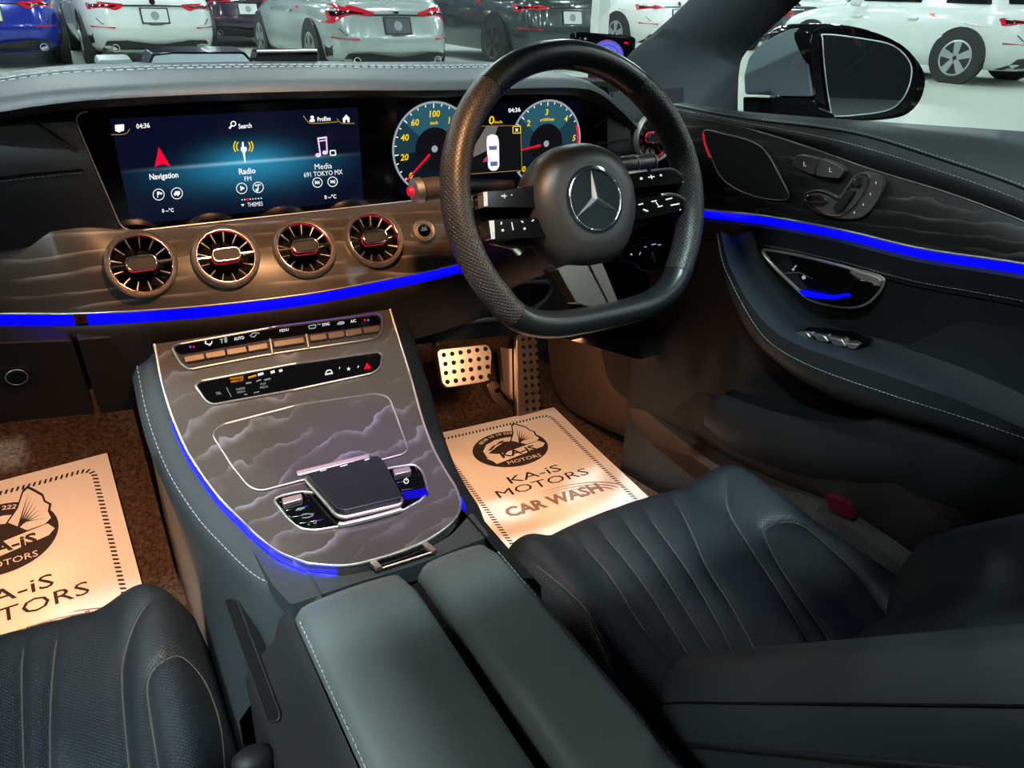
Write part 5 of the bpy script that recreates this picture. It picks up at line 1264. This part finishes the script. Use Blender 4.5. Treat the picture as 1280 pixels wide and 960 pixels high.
    if rear:
        m1 = 1.12 if style == 'suv' else 1.0
        for s in (-1, 1):
            pts = [(s*x*hw, z*m1) for x, z in tail]; pts = [tuple(p) for p in rnd(pts, .03, 3)]
            tl = rp('tail_light', pts, tail_red)
            inner = [(.6*x+.4*sum(p[0] for p in tail)/len(tail), .35*z+.65*sum(p[1] for p in tail)/len(tail)) for x, z in tail]
            rp('tail_light', [(s*x*hw, z*m1) for x, z in inner], tail_dark, .016)
            rp('rear_reflector', [(s*x*hw, z*m1) for x, z in ((.58, .515), (.88, .525), (.88, .545), (.58, .535))], tail_red, .010)
            if style != 'suv' and not far:
                rp('bumper_vent', [(s*x*hw, z) for x, z in ((.90, .30), (.93, .43), (.87, .44), (.86, .32))], trimb, .006)
                P = X(s*.62*hw, ry(s*.62*hw, .28)-.03, .27); mk('exhaust_tip', *g_lathe(P, Rz @ V((0, -1, 0)), [(.05, -.06), (.05, .02), (.04, .02), (.038, -.05), (.001, -.05)], 20, False), chrome, t, 50)
        pz = .68*m1; ph = .085
        rp('number_plate', [tuple(p) for p in rnd([(-.165, pz-ph), (.165, pz-ph), (.165, pz+ph), (-.165, pz+ph)], .015, 2)], plate_mat or plate_w, .02)
        rp('plate_frame', [(-.185, pz-ph-.015), (.185, pz-ph-.015), (.185, pz+ph+.015), (-.185, pz+ph+.015)], trimb, .010)
        a_ = [(.055*math.cos(q), pz+.055*math.sin(q)) for q in np.linspace(0, 2*math.pi, 19)[:-1]]
        rp('plate_emblem', a_, pm('emblem_grey', '#8a9092', .5) if 'emblem_grey' not in MATS else MATS['emblem_grey'], .024)
        rp('badge', [(.04*math.cos(q), (zb-.065)*m1+.04*math.sin(q)) for q in np.linspace(0, 2*math.pi, 19)[:-1]], chrome, .014)
        rp('lower_bumper', [tuple(p) for p in rnd([(-.80*hw, .21*m1), (.80*hw, .21*m1), (.72*hw, .36*m1), (.42*hw, .37*m1), (.36*hw, .32*m1), (-.36*hw, .32*m1), (-.42*hw, .37*m1), (-.72*hw, .36*m1)], .03, 3)], trimb, .05)
        lo = [X(x, ry(x, z)-.010, z) for x, z in [(-.80*hw, .64*m1), (-.74*hw, .575*m1), (0, .565*m1), (.74*hw, .575*m1), (.80*hw, .64*m1)]]
        tube('boot_seam', lo, .006, trimb, t)
        # dark tube standing in for the boot recess shadow above the plate
        lo = [X(x, ry(x, z)-.006, z) for x, z in [(-.42*hw, .80*m1), (0, .805*m1), (.42*hw, .80*m1)]]
        tube('boot_shadow_line', lo, .010, trimb, t)
    for sx in (-1, 1):                  # door lines, handles, mirrors
        for hy in (1.75, 2.75): mk('door_handle', *g_box(X(sx*hw*1.0, hy, .80 if style != 'suv' else .88), Rz @ V((.03, 0, 0)), Rz @ V((0, .17, 0)), (0, 0, .025)), paint, t, 0)
        mk('wing_mirror', *g_box(X(sx*(hw+.08), L-1.75, ztop+.02), Rz @ V((.18, 0, 0)), Rz @ V((0, .10, 0)), (0, 0, .12)), paint, t, 40, .03)
    return t
white_p = pm('white_paint', '#d7dedc', .18, spec=.5, coat=.5); silver_paint = pm('silver_paint', '#a9b5b4', .22, .25, coat=.6); dark_paint = pm('dark_grey_paint', '#3d474a', .2, .3, coat=.6)
blue_paint = pm('blue_paint', '#1c2f9c', .18, .2, coat=.6); plum = pm('plum_paint', '#34293a', .2, .2, coat=.6)
T_bmw = [(.99, .84), (.70, .84), (.42, .825), (.40, .80), (.50, .745), (.97, .715)]
T_hat = [(.98, .86), (.82, .92), (.60, .90), (.32, .825), (.34, .795), (.88, .69), (.97, .72)]
T_suv = [(.98, .86), (.60, .83), (.42, .79), (.60, .77), (.97, .72)]
def at(px, t):
    P = ont(px, t); return V((P.x, P.y, G))
car('car', 'white sedan parked with its rear towards the windscreen', at((196, 30), 10.7), 0.02, white_p, 4.7, 1.83, 1.44, 'sedan', tail=T_bmw)
car('car', 'silver hatchback with almond shaped tail lights and dark number plate', at((499, 30), 9.7), .0, silver_paint, 4.42, 1.80, 1.44, 'hatch', tail=T_hat, plate_mat=plate_d)
car('car', 'dark grey SUV parked behind the white post', at((716, 40), 12.0), .0, dark_paint, 4.5, 1.85, 1.65, 'suv', tail=T_suv, rim=alloy_dark)
car('car', 'bright blue sedan parked left of the white sedan', at((-14, 30), 10.0), .03, blue_paint, 4.6, 1.85, 1.42, 'sedan', tail=T_bmw)
car('car', 'dark plum car glimpsed between the white sedan and the silver hatchback', at((312, 22), 14.5), 0, plum, 4.5, 1.8, 1.5, 'hatch', tail=T_hat)
car('car', 'white crossover beyond the post and the dark grey SUV', at((850, 25), 15.5), .0, white_p, 4.4, 1.82, 1.6, 'suv', tail=T_suv)
car('car', 'dark saloon with a number plate seen above the door mirror', at((1008, 25), 17.5), .0, dark_paint, 4.5, 1.85, 1.42, 'sedan', tail=T_bmw, plate_mat=plate_d)
car('car', 'white SUV with silver alloy wheels beyond the door mirror', V((13.05, 6.75, G)), .06, white_p, 4.5, 1.86, 1.62, 'suv', tail=T_suv)
car('car', 'pale van like white car far behind the white SUV', at((1085, -8), 21), .0, white_p, 4.6, 1.85, 1.8, 'suv', tail=T_suv)
car('car', 'dark car parked behind, reflected in the door mirror', V((11.5, -7.5, G)), 1.2, dark_paint, 4.5, 1.85, 1.42, 'sedan', tail=T_bmw, far=True)
